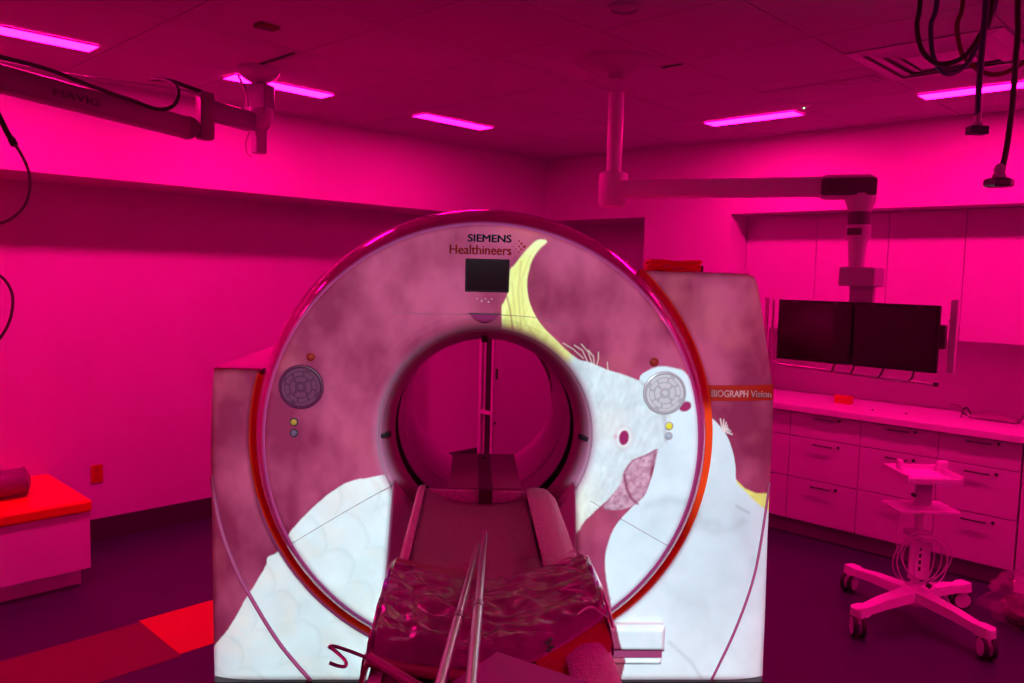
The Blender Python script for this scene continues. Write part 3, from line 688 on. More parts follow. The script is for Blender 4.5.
# smooth blanket end under the film at the left
bk = thing('folded_blanket', 'smooth folded magenta blanket end under the wrapped pad, left side of table', 'blanket', GM @ T((-.16, -1.0, .96)))
def blank(u, v):
    x = -.268+.25*u; y = -.955-.60*v; return (x, y, ztop(x)+.010-.05*(1-min(1, u*14))**2+.003*sin(7*v))
MB().grid(blank, 30, 30).build('cloth', mat('magenta_blanket', (.30, .015, .11), .4, var=.05), bk, smooth=60, M=T((.16, 1.0, -.96)), thick=.008)

# box lying near the camera end
bx = thing('cardboard_box', 'flat magenta box lying on the table below the wrapped pad', 'box', GM @ T((.0, -1.80, .955)) @ RZ(radians(-36)))
MB().box((-.10, -.09, 0), (.10, .14, .078), .002).build('carton', mat('magenta_carton', (.36, .03, .40), .5), bx)
MB().box((-.103, -.093, .060), (.103, .143, .082), .002).build('lid', mat('magenta_carton_lid', (.42, .03, .46), .5), bx)
# steel poles laid along the table
def pole(p0, p1, name, label, r):
    p0, p1 = Vector(p0), Vector(p1); t = thing(name, label, 'pole', GM @ T(p0), 'steel infusion pole tubes on the table'); d = p1-p0
    MB().cyl((0, 0, 0), d*.55, r, n=16).build('upper_tube', chrome, t, smooth=60)
    MB().cyl(d*.55, d, r*1.22, n=16).build('lower_tube', chrome, t, smooth=60)
    MB().cyl(d*.54, d*.565, r*1.4, n=16).build('collar', mat('pole_collar', (.4, .36, .42), .35, 1), t, smooth=60)
    return t
pole((-.031, -.849, .975), (-.112, -1.95, 1.075), 'infusion_pole_tube', 'steel tube lying on the table, the left one of the crossing pair', .0085)
pole((-.010, -.73, .970), (-.054, -1.98, 1.095), 'infusion_pole_tube', 'steel tube lying on the table, the right and longer one of the pair', .0085)
hk = thing('infusion_pole_hook', 'bent magenta-lit wire hook of an infusion pole sticking out left of the table', 'hook', GM @ T((-.12, -1.66, 1.0)))
hp = [(-.318, -1.600, 1.002), (-.300, -1.605, .998), (-.288, -1.600, .996), (-.292, -1.585, 1.0), (-.318, -1.555, 1.006), (-.328, -1.548, 1.008), (-.316, -1.545, 1.008), (-.27, -1.565, 1.002), (-.22, -1.60, .998), (-.16, -1.68, .99)]
MB().tube([(x+.12, y+1.66, z-1.0) for x, y, z in hp], .0035, 8, 6).build('wire', mat('mauve_steel', (.45, .25, .38), .3, .8), hk, smooth=60)
MB().cyl((-.245+.12, -1.575+1.66, 0), (-.04+.12, -1.80+1.66, .0), .009, .011, 14).build('arm', mat('mauve_plastic', (.40, .10, .28), .35), hk, smooth=60)

# ------------------------------------------------------------------ storage cabinet seen through the bore
sc = thing('storage_cabinet', 'tall pale cabinet behind the scanner, seen through the bore', 'cabinet', T((4.0, 3.3, 0)))
MB().box((.02, 0, 0), (.5, .93, 1.86)).build('carcass', laminb, sc)
MB().box((0, .0, .06), (.02, .775, 1.84), .003).build('door', mat('grey_cabinet_door', (.30, .28, .32), .5), sc)
MB().box((-.012, .735, 1.00), (0, .75, 1.075), .003).build('handle', blackp, sc)
MB().lathe([(.010, 0), (.010, .006)], 12, T((-.0, .755, .68)) @ RY(radians(-90))).build('lock', blackp, sc)
MB().box((.0, .788, .06), (.02, .86, 1.84)).build('dark_gap', gapm, sc)
MB().box((-.006, .900, .06), (.02, .93, 1.84), .002).build('post', lamin, sc)
MB().box((-.006, .775, .06), (.014, .800, 1.84), .002).build('post', lamin, sc)
MB().box((-.006, .800, .73), (.016, .900, .76), .002).build('crossbar', lamin, sc)

# ------------------------------------------------------------------ fitted cabinets on the right
handm = darkm
def cup(name, lo, hi, m, parent, bev=.0015): return MB().box(lo, hi, bev).build(name, m, parent)
splits = [2.895, 2.424, 1.952, 1.487, 1.05]
CF = 5.24
def base_cab(b1, b0, label, kick=True, nd=3):
    t = thing('base_cabinet', label, 'cabinet', T((CF, b0, 0)), 'drawer base cabinets under the worktop'); w_ = b1-b0
    cup('body', (.02, 0, .115 if kick else 0), (.62, w_, .865), laminb, t, 0)
    if kick: cup('kick_board', (.07, 0, 0), (.09, w_, .115), mat('kick_board', (.20, .14, .22), .5), t, 0)
    zs = [(.70, .862), (.415, .697), (.12, .412)]
    g = .0022
    for z0, z1 in zs:
        d = cup('drawer', (0, g, z0), (.02, w_-g, z1-.003), lamin, t)
        zc = z0+(z1-z0)*(.86 if z1-z0 > .2 else .84); c = w_*.5+.0
        hb = MB().box((-.026, c-.067, zc-.004), (-.018, c+.067, zc+.004), .001).box((-.02, c-.06, zc-.003), (0, c-.054, zc+.003)).box((-.02, c+.054, zc-.003), (0, c+.06, zc+.003)).build('handle', handm, d)
        MB().lathe([(.010, 0), (.009, .006), (.002, .007)], 14, T((0, c-.098, zc+.004)) @ RY(radians(-90))).build('lock', blackp, d)
    return t
BL = ['white drawer base cabinet partly hidden by the scanner edge', 'white three-drawer base cabinet below the small orange box', 'white three-drawer base cabinet behind the tray of the cart', 'white three-drawer base cabinet right of the cart, last with a kick board']
for i in range(4): base_cab(splits[i], splits[i+1], BL[i])
t = thing('end_cabinet', 'white cabinet running to the floor at the far right edge', 'cabinet', T((CF, -1.2, 0)))
cup('body', (.02, 0, 0), (.62, 2.245, .865), laminb, t, 0); 
for k in range(4): cup('door', (0, .002+.561*k, .002), (.02, .559*(k+1)+.002*k, .862), lamin, t)
wt = tag(MB().box((5.205, -1.2, .868), (5.88, 2.968, .912), .004).build('worktop', mat('white_worktop', (.68, .66, .70), .3, var=.03, vscale=9)), 'long pale worktop over the drawer cabinets', 'worktop')
ups = [2.968, 2.435, 1.952, 1.495, 1.02, .55, .08, -.4, -.87]
UL = ['white wall cabinet door against the pier, left of the monitors', 'white wall cabinet directly behind the monitor suspension', 'white wall cabinet above the right half of the monitors', 'white wall cabinet right of the monitors', 'white wall cabinet at the right edge of view']
for i in range(len(ups)-1):
    lab = UL[i] if i < 5 else 'white wall cabinet out of view beyond the right edge, the '+('nearest', 'middle', 'farthest')[i-5]+' of three'
    t = thing('wall_cabinet', lab, 'cabinet', T((5.52, ups[i+1], 1.40)), 'wall cabinets above the worktop'); w_ = ups[i]-ups[i+1]
    cup('body', (.02, 0, 0), (.355, w_, .820), laminb, t, 0)
    cup('door', (0, .002, .003), (.019, w_-.002, .818), lamin, t)
# things on the worktop
t = thing('small_orange_box', 'small orange box on the worktop left of centre, below the monitors', 'box', T((5.56, 2.20, .912)))
cup('carton', (-.025, -.055, 0), (.035, .055, .052), mat('orange_carton', (.5, .03, .01), .5), t, .002)
cup('lid', (-.027, -.057, .040), (.037, .057, .054), mat('orange_carton_lid', (.55, .035, .012), .5), t, .002)
t = thing('instrument_bag', 'grey pouch with tubing lying on the worktop at the right', 'pouch', T((5.66, 1.30, .912)))
MB().grid(lambda u, v: (-.05+.10*v, .13-.26*u, .006+.035*sin(pi*v)**.6*(.35+.65*abs(sin(pi*(u*.9+.05))))), 24, 10).build('pouch', mat('grey_pouch', (.22, .14, .2), .4, bump=.4, bscale=12), t, smooth=50, thick=.006)
MB().tube([(.0, .13, .02), (.01, .16, .06), (-.01, .18, .03), (0, .15, .012)], .006, 8, 5).build('tubing', blackp, t)
MB().grid(lambda u, v: (-.03+.06*v, -.13-.045*u, .01+.055*u+.01*sin(6*v)), 8, 6).build('flap', MATS['grey_pouch'], t, smooth=50, thick=.005)
t = thing('black_mask', 'black rounded object on the worktop at the right edge of the photo', 'mask', T((5.66, 1.05, .912)))
MB().lathe([(.03, 0), (.045, .01), (.048, .025), (.04, .04), (.018, .048), (.001, .049)], 24).build('shell', blackp, t, smooth=40)
MB().tube([(.03*cos(a/8*2*pi), .03*sin(a/8*2*pi), .044) for a in range(8)], .006, 8, 3, closed=True).build('rim', rubber, t)
for (x, y, r) in ((5.45, 1.75, .008), (5.42, 1.95, .006)):
    tag(MB().lathe([(r, 0), (r, .006), (r*.5, .008)], 12, T((x, y, .912))).build('loose_cap', blackp), 'tiny dark cap lying on the worktop '+('behind the cart tray' if r > .007 else 'right of the small orange box'), 'cap')
tag(MB().tube([(5.60, 1.54, .985), (5.60, 1.50, .990), (5.60, 1.47, .975), (5.60, 1.465, .955), (5.6, 1.47, .913)], .004, 8, 5).build('bent_tube', mat('dark_tube', (.12, .03, .08), .4)), 'thin bent dark tube standing on the worktop behind the monitors', 'tube')

# ------------------------------------------------------------------ wall outlet
t = thing('wall_outlet', 'orange electrical outlet on the left wall above the bench end', 'outlet', T((1.743, 5.34, .43)))
MB().box((-.036, -.008, -.058), (.036, 0, .058), .003).build('cover_plate', mat('orange_outlet', (.45, .022, .008), .4), t)
for z in (-.026, .026): MB().box((-.015, -.0095, z-.017), (.015, -.008, z+.017), .001).build('socket', mat('orange_socket', (.36, .02, .008), .4), t)

# ------------------------------------------------------------------ bench with orange cushion
bn = thing('cushioned_bench', 'long white bench with an orange cushion against the left wall', 'bench', T((1.46, 4.59, 0)))
lamb = mat('bench_laminate', (.80, .78, .82), .4)
cup('body', (-2.6, .012, .10), (-.006, .745, .412), lamb, bn, .002)
cup('kick_board', (-2.6, .07, 0), (-.03, .74, .10), lamb, bn, 0)
cup('front_panel', (-2.6, 0, .10), (-.0, .012, .412), lamb, bn, .001)
cm = mat('orange_vinyl_cushion', (.80, .045, .012), .35, bump=.12, bscale=8)
cup('cushion', (-2.6, -.012, .413), (.012, .748, .478), cm, bn, .014)
t = thing('bolster_pillow', 'dark mauve bolster pillow lying on the orange bench cushion', 'pillow', T((1.22, 5.02, .478)))
MB().lathe([(.001, -.48), (.055, -.478), (.072, -.46), (.078, -.3), (.08, 0), (.078, .3), (.072, .46), (.055, .478), (.001, .48)], 32, T((-.45, -.14, .08)) @ RZ(radians(4)) @ RY(radians(90)), cap=False).build('cover', mat('mauve_vinyl', (.20, .06, .16), .35, bump=.15, bscale=10), t, smooth=50)
MB().tube([(.015+.0*a, -.107+.076*cos(a*pi/8), .08+.076*sin(a*pi/8)) for a in range(16)], .004, 6, closed=True).build('piping', mat('mauve_piping', (.35, .12, .28), .4), t)

# ------------------------------------------------------------------ ceiling fittings
def round_fit(x, y, r, name, label, cat, m1, m2):
    t = thing(name, label, cat, T((x, y, H)))
    MB().lathe([(r, 0), (r, -.006), (r*.86, -.014), (r*.80, -.014), (r*.78, -.006)], 32, cap=False).build('rim', m1, t, smooth=40)
    MB().lathe([(r*.78, -.004), (r*.5, -.010), (.001, -.012)], 32, cap=False).build('cone', m2, t, smooth=40); return t
round_fit(2.46, 1.86, .062, 'ceiling_speaker', 'small round dark-ringed fitting in the ceiling at top centre', 'speaker', ceilp, ceilp)
MB_ = thing('ceiling_sensor', 'small dark red rectangular sensor on the ceiling near the top left', 'sensor', T((1.70, 3.11, H)))
cup('housing', (-.045, -.028, -.016), (.045, .028, 0), mat('dark_red_plastic', (.16, .01, .01), .5), MB_, .003); cup('lens', (-.03, -.012, -.018), (.03, .012, -.014), blackp, MB_, .001)
t = thing('smoke_detector', 'small ceiling sensor with a glowing green lamp right of centre', 'sensor', T((4.43, 2.07, H)))
MB().lathe([(.03, 0), (.028, -.012), (.012, -.02), (.001, -.021)], 20, cap=False).build('housing', plast, t, smooth=40)
MB().lathe([(.006, -.018), (.005, -.026), (.001, -.027)], 10, T((0.0, 0, 0)), cap=False).build('status_lamp', mat('green_lamp', (.1, .5, .3), .4, emit=(.35, 1, .5), es=2.5), t)
# square air diffuser
t = thing('air_diffuser', 'square louvred air diffuser in the ceiling behind the hanging hoses', 'diffuser', T((3.87-.0, 1.19, H)))
for (s0, s1, z0, z1) in ((.305, .25, -.004, -.012), (.24, .19, -.003, -.016), (.18, .135, -.002, -.018)):
    b = MB()
    for k in range(4):
        a = k*pi/2; M_ = RZ(a); b._add([(-s0, -s0, z0), (s0, -s0, z0), (s1, -s1, z1), (-s1, -s1, z1)], [(0, 1, 2, 3)], M_)
    b.build('louvre', plast2, t, thick=.003)
MB().box((-.12, -.12, -.016), (.12, .12, -.012)).build('centre_plate', plast2, t)
MB().box((-.30, -.30, -.002), (.30, .30, .0)).build('dark_void', mat('diffuser_void', (.26, .24, .28), .8), t)
t = thing('linear_air_grille', 'long narrow air grille in the ceiling left of the square diffuser', 'grille', T((4.02, 1.53, H)))
MB().box((0, 0, -.005), (.155, .60, 0), .001).build('frame', ceilp, t)
for k in range(4): MB().box((.02+.032*k, .02, -.008), (.036+.032*k, .58, -.004)).build('slat', plast2, t)
for (x, y0, y1) in ((1.995, 3.40, 3.71), (3.27, 2.13, 2.24)):
    tag(MB().box((x-.008, y0, H-.004), (x+.008, y1, H)).build('ceiling_slot', gapm), 'short dark slot in the ceiling beside the '+('left boom mount' if x < 3 else 'centre column plate'), 'slot')

# ------------------------------------------------------------------ right ceiling boom with the monitors
cb_ = thing('ceiling_monitor_boom', 'ceiling column with a long horizontal arm reaching right to the monitor carrier', 'ceiling boom', T((3.062, 2.346, 0)))
colm = mat('pale_boom', (.78, .75, .78), .35); caps = mat('dark_grey_cap', (.11, .04, .10), .4)
MB().lathe([(.195, H), (.19, H-.008), (.16, H-.022), (.08, H-.036), (.04, H-.052), (.036, H-.08)], 40).build('ceiling_plate', ceilp, cb_, smooth=40)
MB().cyl((0, 0, H-.14), (0, 0, 2.24), .036, n=28).build('column', colm, cb_, smooth=60)
MB().lathe([(.05, 2.24), (.066, 2.232), (.07, 2.20), (.07, 2.11), (.062, 2.08), (.03, 2.07), (.001, 2.07)], 32).build('hub', colm, cb_, smooth=40)
e = Vector((.434, -.974, 0)); L_ = e.length; d_ = e/L_; n_ = Vector((-d_.y, d_.x, 0)); AM = Matrix(((d_.x, n_.x, 0, 0), (d_.y, n_.y, 0, 0), (0, 0, 1, 0), (0, 0, 0, 1)))
MB().box((.02, -.055, 2.118), (L_-.10, .055, 2.198), .018, AM).build('arm', colm, cb_, smooth=40)
MB().box((L_-.16, -.062, 2.105), (L_+.065, .062, 2.205), .026, AM).build('end_housing', plast, cb_, smooth=40)
MB().box((L_-.15, -.067, 2.116), (L_+.069, .067, 2.190), .010, AM).build('end_cap', caps, cb_, smooth=40)
E_ = T(tuple(e)) @ T((.0, -.010, 0))
MB().lathe([(.064, 2.125), (.060, 2.09), (.050, 2.065), (.046, 2.05)], 28, E_).build('knuckle', plast, cb_, smooth=40)
MB().lathe([(.046, 2.052), (.046, 1.995)], 28, E_).build('swivel_ring', caps, cb_, smooth=40)
MB().lathe([(.049, 1.995), (.049, 1.945), (.038, 1.925), (.030, 1.80)], 28, E_).build('drop_tube', plast, cb_, smooth=40)
MB().box((.018, -.03, 1.950), (.052, .03, 1.980), .004, E_ @ RZ(pi)).build('swivel_label', caps, cb_)
MB().box((-.05, -.095, 1.735), (.07, .055, 1.815), .006, E_).build('tilt_box', plast2, cb_)
MB().box((.016, -.070, 1.42), (.05, .032, 1.737), .006, E_).build('mount_plate', plast2, cb_)
MB().box((.022, -.32, 1.50), (.05, .32, 1.56), .004, E_).build('cross_bar', plast2, cb_)
# carrier frame and handles behind the screens (x about 3.52 in the room)
def boomlocal(x, y, z): return (x-3.062, y-2.346, z)
fr_ = MB()
fr_.tube([boomlocal(3.53, 1.745, 1.66), boomlocal(3.53, 1.745, 1.38), boomlocal(3.53, 1.70, 1.361), boomlocal(3.53, 1.30, 1.350), boomlocal(3.53, 1.03, 1.342)], .0065, 8)
fr_.build('handle_rail', plast, cb_)
MB().lathe([(.001, -.012), (.011, -.008), (.011, .008), (.001, .012)], 14, T(boomlocal(3.53, 1.028, 1.346))).build('rail_knob', caps, cb_, smooth=50)
MB().box(boomlocal(3.52, .963, 1.395), boomlocal(3.54, .990, 1.692), .003).build('side_bracket', mat('pale_bracket', (.8, .78, .8), .4), cb_)
MB().box(boomlocal(3.52, 1.765, 1.40), boomlocal(3.54, 1.783, 1.67), .003).build('side_bracket', plast, cb_)
MB().box(boomlocal(3.505, .998, 1.49), boomlocal(3.535, 1.022, 1.59), .005).build('side_handle', caps, cb_)
MB().tube([boomlocal(3.53, .99, 1.60), boomlocal(3.53, .975, 1.63)], .008, 8).build('side_knob', caps, cb_)
for (y, z) in ((1.425, 1.378), (1.342, 1.37), (1.221, 1.37), (1.10, 1.362)):
    MB().tube([boomlocal(3.49, y, 1.40), boomlocal(3.50, y+.012, z), boomlocal(3.525, y+.03, 1.352)], .0045, 6, 4).build('cable_stub', caps, cb_)
scr = mat('black_screen', (.014, .003, .010), .22, coat=.3); bez = mat('monitor_bezel', (.02, .006, .014), .35)
def monitor(yl, yr, label):
    t = thing('monitor', label, 'monitor', T((3.465, (yl+yr)/2, 1.395)), 'pair of switched-off monitors on the ceiling boom'); h = .272; w2 = (yl-yr)/2-.001
    MB().box((0, -w2, 0), (.022, w2, h), .004).build('bezel', bez, t)
    MB().box((-.0015, -w2+.012, .014), (.001, w2-.012, h-.012)).build('screen', scr, t)
    MB().box((.022, -.12, .05), (.045, .12, .20), .012).build('back_cover', blackp, t)
    for s_ in (-1, 1): MB().box((-.002, s_*w2*.55-.008, h-.013), (-.0005, s_*w2*.55+.008, h-.006)).build('bezel_mark', caps, t)
    return t
monitor(1.690, 1.352, 'black switched-off monitor, left of the pair hung before the cabinets')
monitor(1.348, 1.010, 'black switched-off monitor, right of the pair hung before the cabinets')

# ------------------------------------------------------------------ left ceiling boom with spring arm
lb = thing('ceiling_spring_arm_boom', 'ceiling mount with a long spring arm reaching left across the bulkhead', 'ceiling boom', T((2.034, 3.80, 0)))
bp = plast2
MB().lathe([(.105, H), (.105, H-.012), (.095, H-.035), (.07, H-.055), (.035, H-.075), (.030, H-.19)], 36).build('ceiling_plate', bp, lb, smooth=40)
MB().box((-.045, -.06, 2.53), (.05, .06, 2.665), .006, RZ(.5)).build('drop_box', greyarm, lb)
MB().lathe([(.068, 2.545), (.070, 2.51), (.066, 2.495), (.062, 2.47), (.045, 2.447), (.03, 2.44)], 32).build('swivel_bowl', bp, lb, smooth=40)
MB().box((-.03, -.03, 2.325), (.03, .03, 2.445), .006).build('lower_stub', bp, lb)
MB().tube([(-.03, .03, 2.45), (-.045, .05, 2.38), (-.04, .05, 2.33), (-.02, .03, 2.31)], .005, 8, 5).build('cable_loop', mat('pale_cable', (.45, .3, .4), .4), lb)
MB().tube([(-.09, .04, 2.70), (-.06, .02, 2.62), (-.055, .01, 2.56), (-.05, 0, 2.50)], .006, 8, 5).build('cable_loop', MATS['pale_cable'], lb)
J = Vector((1.683-2.034, 3.645-3.80, 0))
a1 = J.normalized(); n1 = Vector((-a1.y, a1.x, 0)); A1 = Matrix(((a1.x, n1.x, 0, 0), (a1.y, n1.y, 0, 0), (0, 0, 1, 0), (0, 0, 0, 1)))
MB().box((.06, -.035, 2.425), (J.length-.02, .035, 2.515), .012, A1).build('extension_arm', greyarm, lb, smooth=40)
MB().box((J.x-.035, J.y-.03, 2.33), (J.x+.035, J.y+.03, 2.545), .010).build('joint_block', mat('dark_joint', (.24, .12, .22), .4), lb, smooth=40)
SE = Vector((.25-2.034, 3.09-3.80, 2.40)); SJ = Vector((1.60-2.034, 3.64-3.80, 2.372)); 
MB().cyl((SJ.x-.012, SJ.y-.04, 2.372), (SJ.x+.012, SJ.y+.04, 2.372), .047, n=28).build('pivot_disc', MATS['dark_joint'], lb, smooth=50)
MB().box((0, -.02, -.022), (.12, .02, .025), .008, T((SJ.x, SJ.y, 2.372)) @ RZ(atan2(J.y-SJ.y, J.x-SJ.x))).build('pivot_link', MATS['dark_joint'], lb)
dd_ = SE-SJ; ang = atan2(dd_.y, dd_.x); AS = T(tuple(SJ)) @ RZ(ang) @ RY(-atan2(dd_.z, hypot(dd_.x, dd_.y)))
sa_ = MB().box((0, -.038, -.046), (dd_.length, .038, .046), .014, AS).build('spring_arm', mat('dark_arm', (.22, .10, .20), .38), lb, smooth=40)
# lettering on the arm's side that faces the camera
MV = AS @ T((.70, .0385, -.017)) @ RX(radians(90)) @ RY(pi)
text_mesh('MAVIG', 'arm_lettering', .20, mat('arm_ink', (.11, .03, .09), .5), lb, MV, bold=.0015, fy=.026)
def P_(l): return [(x-2.034, y-3.80, z) for x, y, z in l]
MB().tube(P_([(0.25, 3.05, 2.455), (.663, 3.23, 2.452), (.774, 3.243, 2.45), (.937, 3.29, 2.447), (1.062, 3.35, 2.435), (1.191, 3.42, 2.427), (1.30, 3.47, 2.42), (1.395, 3.46, 2.40), (1.45, 3.44, 2.42), (1.478, 3.45, 2.474), (1.487, 3.504, 2.522), (1.486, 3.605, 2.557), (1.474, 3.716, 2.576)]), .008, 8, 5).build('cable', rubber, lb, smooth=60)
MB().tube(P_([(1.474, 3.716, 2.576), (1.551, 3.70, 2.58), (1.598, 3.66, 2.56), (1.66, 3.625, 2.54)]), .009, 8, 5).build('cable', rubber, lb, smooth=60)
MB().tube(P_([(.30, 3.25, 2.455), (.699, 3.436, 2.48), (.855, 3.50, 2.487), (1.083, 3.60, 2.505), (1.392, 3.638, 2.528), (1.664, 3.664, 2.541)]), .006, 8, 5).build('thin_rod', bp, lb, smooth=60)

# ------------------------------------------------------------------ hanging hoses, top right
def hose(pts, r, m, name, label, conn=None, cm_=None, cat='hose', group=None):
    pts = [Vector(p) for p in pts]; top_ = pts[0].copy()
    pts[0].z = H-.002
    t = thing(name, label, cat, T(tuple(pts[0])), group); o0 = pts[0].copy()
    if pts[-1].z > 2.6: pts[-1].z = H-.002
    MB().tube([p-o0 for p in pts], r, 10, 8).build('hose', m, t, smooth=60)
    if conn:
        c, w_, h, yaw, hexa = conn; c = Vector(c)-o0
        if hexa:
            MB().lathe([(w_*.42, -h*.5), (w_*.5, -h*.3), (w_*.5, h*.3), (w_*.4, h*.5)], 6, T(tuple(c))).build('plug', cm_, t)
        else:
            MB().box((-w_/2, -w_*.3, -h/2), (w_/2, w_*.3, h/2), .003, T(tuple(c)) @ RZ(yaw)).build('plug', cm_, t)
        MB().lathe([(w_*.18, h*.4), (w_*.24, h*.8), (w_*.16, h*1.2), (w_*.2, h*1.6), (r, h*2.2)], 16, T(tuple(c))).build('ferrule', plast2, t, smooth=40)
    return t
hb = mat('black_hose', (.016, .008, .014), .45); hbl = mat('blue_hose', (.02, .012, .09), .4); hr = mat('dark_red_hose', (.14, .01, .02), .45)
hose([(2.307, .786, 2.731), (2.304, .773, 2.498), (2.289, .772, 2.43), (2.288, .758, 2.368), (2.298, .732, 2.333), (2.31, .703, 2.323), (2.333, .664, 2.341), (2.345, .635, 2.392), (2.351, .614, 2.456), (2.333, .616, 2.691)], .0065, hb, 'hanging_hose', 'black hose looped from the ceiling, leftmost loop at top right')
hose([(2.288, .734, 2.71), (2.304, .731, 2.489), (2.307, .743, 2.428), (2.325, .739, 2.355), (2.35, .727, 2.322), (2.38, .711, 2.312), (2.418, .686, 2.336), (2.451, .667, 2.395), (2.474, .658, 2.451), (2.501, .645, 2.52), (2.507, .652, 2.758)], .0065, hbl, 'hanging_hose', 'dark blue hose looped from the ceiling at top right')
hose([(2.494, .738, 2.778), (2.493, .724, 2.535), (2.474, .729, 2.464), (2.472, .717, 2.4), (2.478, .696, 2.36), (2.501, .659, 2.33), (2.519, .626, 2.325), (2.535, .595, 2.34), (2.55, .566, 2.372), (2.561, .54, 2.461), (2.54, .548, 2.738)], .0065, hr, 'hanging_hose', 'dark red hose in a wide loop from the ceiling at top right')
hose([(2.21, .599, 2.645), (2.216, .593, 2.437), (2.216, .593, 2.367), (2.215, .594, 2.296), (2.215, .594, 2.224), (2.216, .593, 2.16)], .0075, hbl, 'hanging_hose', 'dark blue hose hanging straight with a flat plug at its end', ((2.217, .592, 2.128), .046, .020, GA, False), mat('blue_plug', (.012, .008, .045), .4))
hose([(2.144, .523, 2.602), (2.156, .511, 2.404), (2.16, .507, 2.338), (2.16, .507, 2.27), (2.16, .507, 2.18), (2.157, .51, 2.089), (2.151, .516, 2.02)], .0068, hb, 'hanging_hose', 'black hose hanging straight with a six-sided black plug', ((2.147, .520, 1.990), .066, .020, 0, True), blackp)
# left edge hoses
t = thing('hanging_cable', 'dark cable hanging in a curve at the left edge below the spring arm', 'cable', T((.48, 2.25, H)))
def rel(l, o): return [(x-o[0], y-o[1], z-o[2]) for x, y, z in l]
o0 = (.48, 2.25, H)
MB().tube(rel([(.40, 2.33, H-.002), (.45, 2.27, 2.35), (.481, 2.227, 2.19), (.519, 2.188, 2.083), (.53, 2.177, 2.051), (.54, 2.168, 2.029)], o0), .0065, 10, 6).build('sleeve', hb, t, smooth=60)
MB().cyl(*rel([(.537, 2.171, 2.036), (.5425, 2.166, 2.021)], o0), .0085, n=14).build('ferrule', blackp, t)
cabm = mat('mauve_cable', (.16, .05, .11), .35)
MB().tube(rel([(.54, 2.168, 2.029), (.554, 2.153, 1.997), (.564, 2.142, 1.96), (.565, 2.141, 1.924), (.558, 2.149, 1.889), (.541, 2.166, 1.86), (.515, 2.193, 1.84), (.473, 2.235, 1.832), (.40, 2.30, 1.84), (.36, 2.34, 1.78), (.40, 2.31, 1.735), (.479, 2.229, 1.724), (.512, 2.196, 1.716), (.528, 2.179, 1.688), (.532, 2.175, 1.655), (.526, 2.181, 1.612), (.509, 2.199, 1.569), (.478, 2.23, 1.534), (.40, 2.30, 1.52)], o0), .0035, 10, 6).build('cable', cabm, t, smooth=60)

# ------------------------------------------------------------------ rolling cart
ct = thing('rolling_cart', 'small white rolling stand on four casters before the drawer cabinets', 'cart', T((4.385, 1.312, 0)))
cw = mat('white_cart_plastic', (.80, .78, .82), .35)
for i, (x, y) in enumerate(((3.992, 1.443), (4.208, .93), (4.556, 1.702), (4.763, 1.179))):
    v = Vector((x-4.385, y-1.312, 0)); L1 = v.length; a = atan2(v.y, v.x)
    b = MB(); prof_ = [(0, .050, .125, .175), (.25, .036, .115, .160), (L1-.06, .030, .105, .145), (L1-.03, .038, .100, .148), (L1+.02, .036, .100, .148), (L1+.035, .02, .102, .142)]
    vs = []; fs = []
    for xx, hw, z0, z1 in prof_: vs += [(xx, -hw, z0), (xx, hw, z0), (xx, hw*.85, z1), (xx, -hw*.85, z1)]
    for k in range(len(prof_)-1):
        for q in range(4): fs.append((4*k+q, 4*k+(q+1) % 4, 4*k+4+(q+1) % 4, 4*k+4+q))
    fs += [(0, 1, 2, 3), (20, 21, 22, 23)]
    lg = b._add(vs, fs, RZ(a)).build('leg', cw, ct)
    sw = a+(.9, -.5, 1.9, 2.6)[i]; M_ = T((v.x, v.y, 0)) @ RZ(sw)
    cs = MB().box((-.022, -.024, .062), (.03, .024, .100), .006, M_).build('caster', cw, ct)
    for s_ in (-1, 1):
        MB().lathe([(.050, -.010), (.053, -.004), (.053, .004), (.050, .010)], 28, M_ @ T((.012, s_*.020, .053)) @ RX(pi/2)).build('tyre', rubber, cs, smooth=40)
        MB().lathe([(.041, -.012), (.042, .012)], 24, M_ @ T((.012, s_*.0205, .053)) @ RX(pi/2)).build('hub', cw, cs, smooth=40)
MB().lathe([(.07, .10), (.075, .13), (.06, .175), (.035, .19), (.028, .20)], 28).build('base_hub', cw, ct, smooth=40)
MB().cyl((0, 0, .19), (0, 0, .76), .02, n=18).build('post', cw, ct, smooth=60)
CM = RZ(radians(-45))     # local -y faces the camera side
pl = MB().box((-.055, -.035, .235), (.055, -.022, .44), .006, CM).build('outlet_strip', cw, ct)
for k in range(4): MB().box((-.006, -.0365, .28+.035*k), (.006, -.0345, .30+.035*k), 0, CM).build('socket', blackp, pl)
MB().lathe([(.05, .455), (.07, .465), (.07, .475), (.02, .485)], 24, CM).build('cable_hub', plast2, ct, smooth=40)
MB().box((-.155, -.10, .595), (.155, .10, .612), .005, CM).build('shelf', cw, ct)
MB().box((-.045, -.028, .62), (.045, -.018, .74), .004, CM).build('back_plate', plast2, ct)
b = MB().box((-.142, -.13, .755), (.142, .13, .767), .004, CM).box((-.142, -.13, .765), (-.134, .13, .80), .002, CM).box((.134, -.13, .765), (.142, .13, .80), .002, CM).box((-.142, -.13, .765), (.142, -.122, .785), .002, CM).box((-.142, .122, .765), (.142, .13, .80), .002, CM)
b.build('tray', cw, ct)
MB().box((-.10, -.10, .768), (.08, .08, .788), .006, CM).build('tray_insert', cw, ct)
MB().box((-.115, .02, .79), (-.085, .05, .845), .008, CM).build('grip', cw, ct); MB().box((.10, .03, .79), (.155, .06, .84), .008, CM).build('grip', cw, ct)
MB().lathe([(.010, 0), (.010, .02)], 12, CM @ T((-.10, -.11, .70)) @ RX(pi/2)).build('clamp_knob', blackp, ct)
MB().lathe([(.012, 0), (.012, .02)], 12, CM @ T((.035, -.06, .215)) @ RX(pi/2)).build('clamp_knob', blackp, ct)
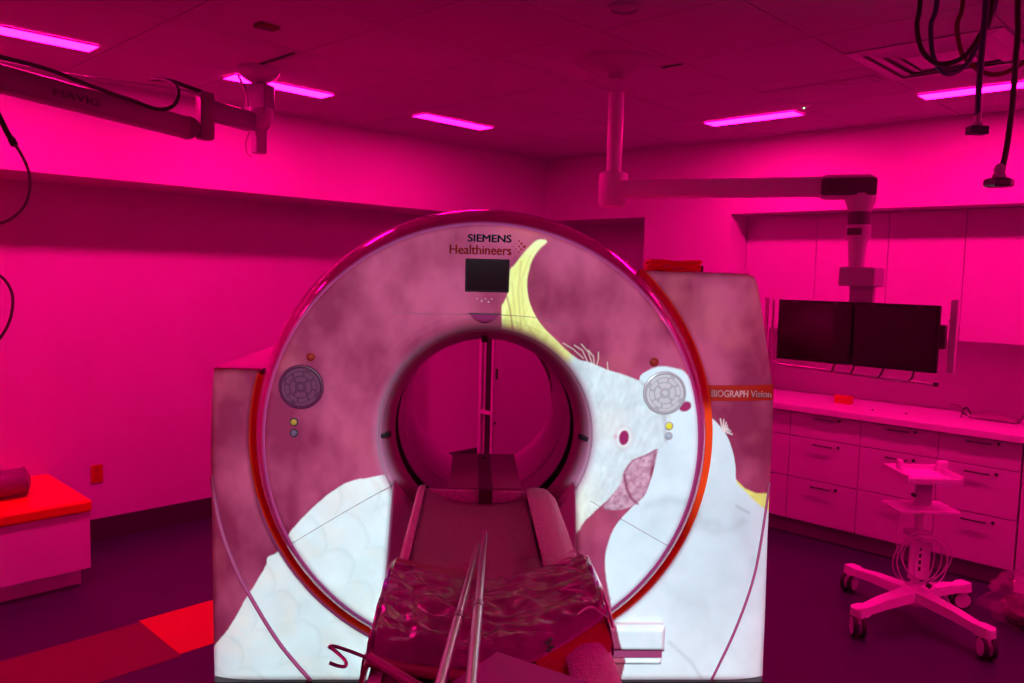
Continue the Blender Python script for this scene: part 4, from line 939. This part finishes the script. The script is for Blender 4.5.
cc = thing('cable_coil', 'pale cable coiled in loops round the post of the rolling cart', 'cable', T((4.385, 1.312, .20)) @ CM)
for k, (rx, rz, cx2, cz2, yy, til) in enumerate(((.125, .135, -.02, .15, -.045, .1), (.115, .125, .02, .145, -.055, -.15), (.095, .13, -.03, .14, -.06, .05), (.13, .12, .025, .16, -.05, -.05), (.085, .11, .035, .13, -.065, .2))):
    MB().tube([(cx2+rx*cos(a*pi/12), yy+.012*sin(a*pi/6+k), cz2+rz*sin(a*pi/12+til)) for a in range(24)], .0035, 8, 2, closed=True).build('cable_loop', mat('pale_coil', (.62, .58, .64), .4), cc, smooth=60)
MB().tube([(-.12, -.04, .17), (-.13, -.03, .28), (-.11, -.02, .40)], .003, 8, 6).build('cable_tail', MATS['pale_coil'], cc, smooth=60)
MB().tube([(.05, -.06, .02), (.10, -.10, -.02), (.14, -.10, -.08), (.11, -.08, -.11)], .003, 8, 6).build('cable_tail', MATS['pale_coil'], cc, smooth=60)

# ------------------------------------------------------------------ clear plastic bag on the floor at right
bg = thing('clear_plastic_bag', 'crumpled clear plastic bag on the floor at the right edge behind the cart', 'bag', T((4.80, .86, 0)))
bmx = bmesh.new(); bmesh.ops.create_icosphere(bmx, subdivisions=5, radius=1)
for v in bmx.verts:
    n = mnoise.fractal(v.co*2.2, .9, 2.1, 5); v.co = Vector((v.co.x*.20, v.co.y*.20, v.co.z*.15))*(1+.35*n); v.co.z = max(.002, v.co.z+.12)
bgm = MB(); bgm.bm.free(); bgm.bm = bmx
bfilm = mat('bag_film', (.5, .3, .45), .12, alpha=.16, coat=1.0)
bgm.build('film', bfilm, bg, smooth=80)
bmx = bmesh.new(); bmesh.ops.create_icosphere(bmx, subdivisions=4, radius=1)
for v in bmx.verts:
    n = mnoise.fractal(v.co*2.5+Vector((5, 1, 2)), .9, 2.1, 4); v.co = Vector((v.co.x*.13, v.co.y*.13, v.co.z*.07))*(1+.3*n); v.co.z = max(.005, v.co.z+.07)
bgm = MB(); bgm.bm.free(); bgm.bm = bmx; bgm.build('contents', mat('bag_contents', (.10, .03, .07), .6), bg, smooth=60)
bpy.context.view_layer.update()
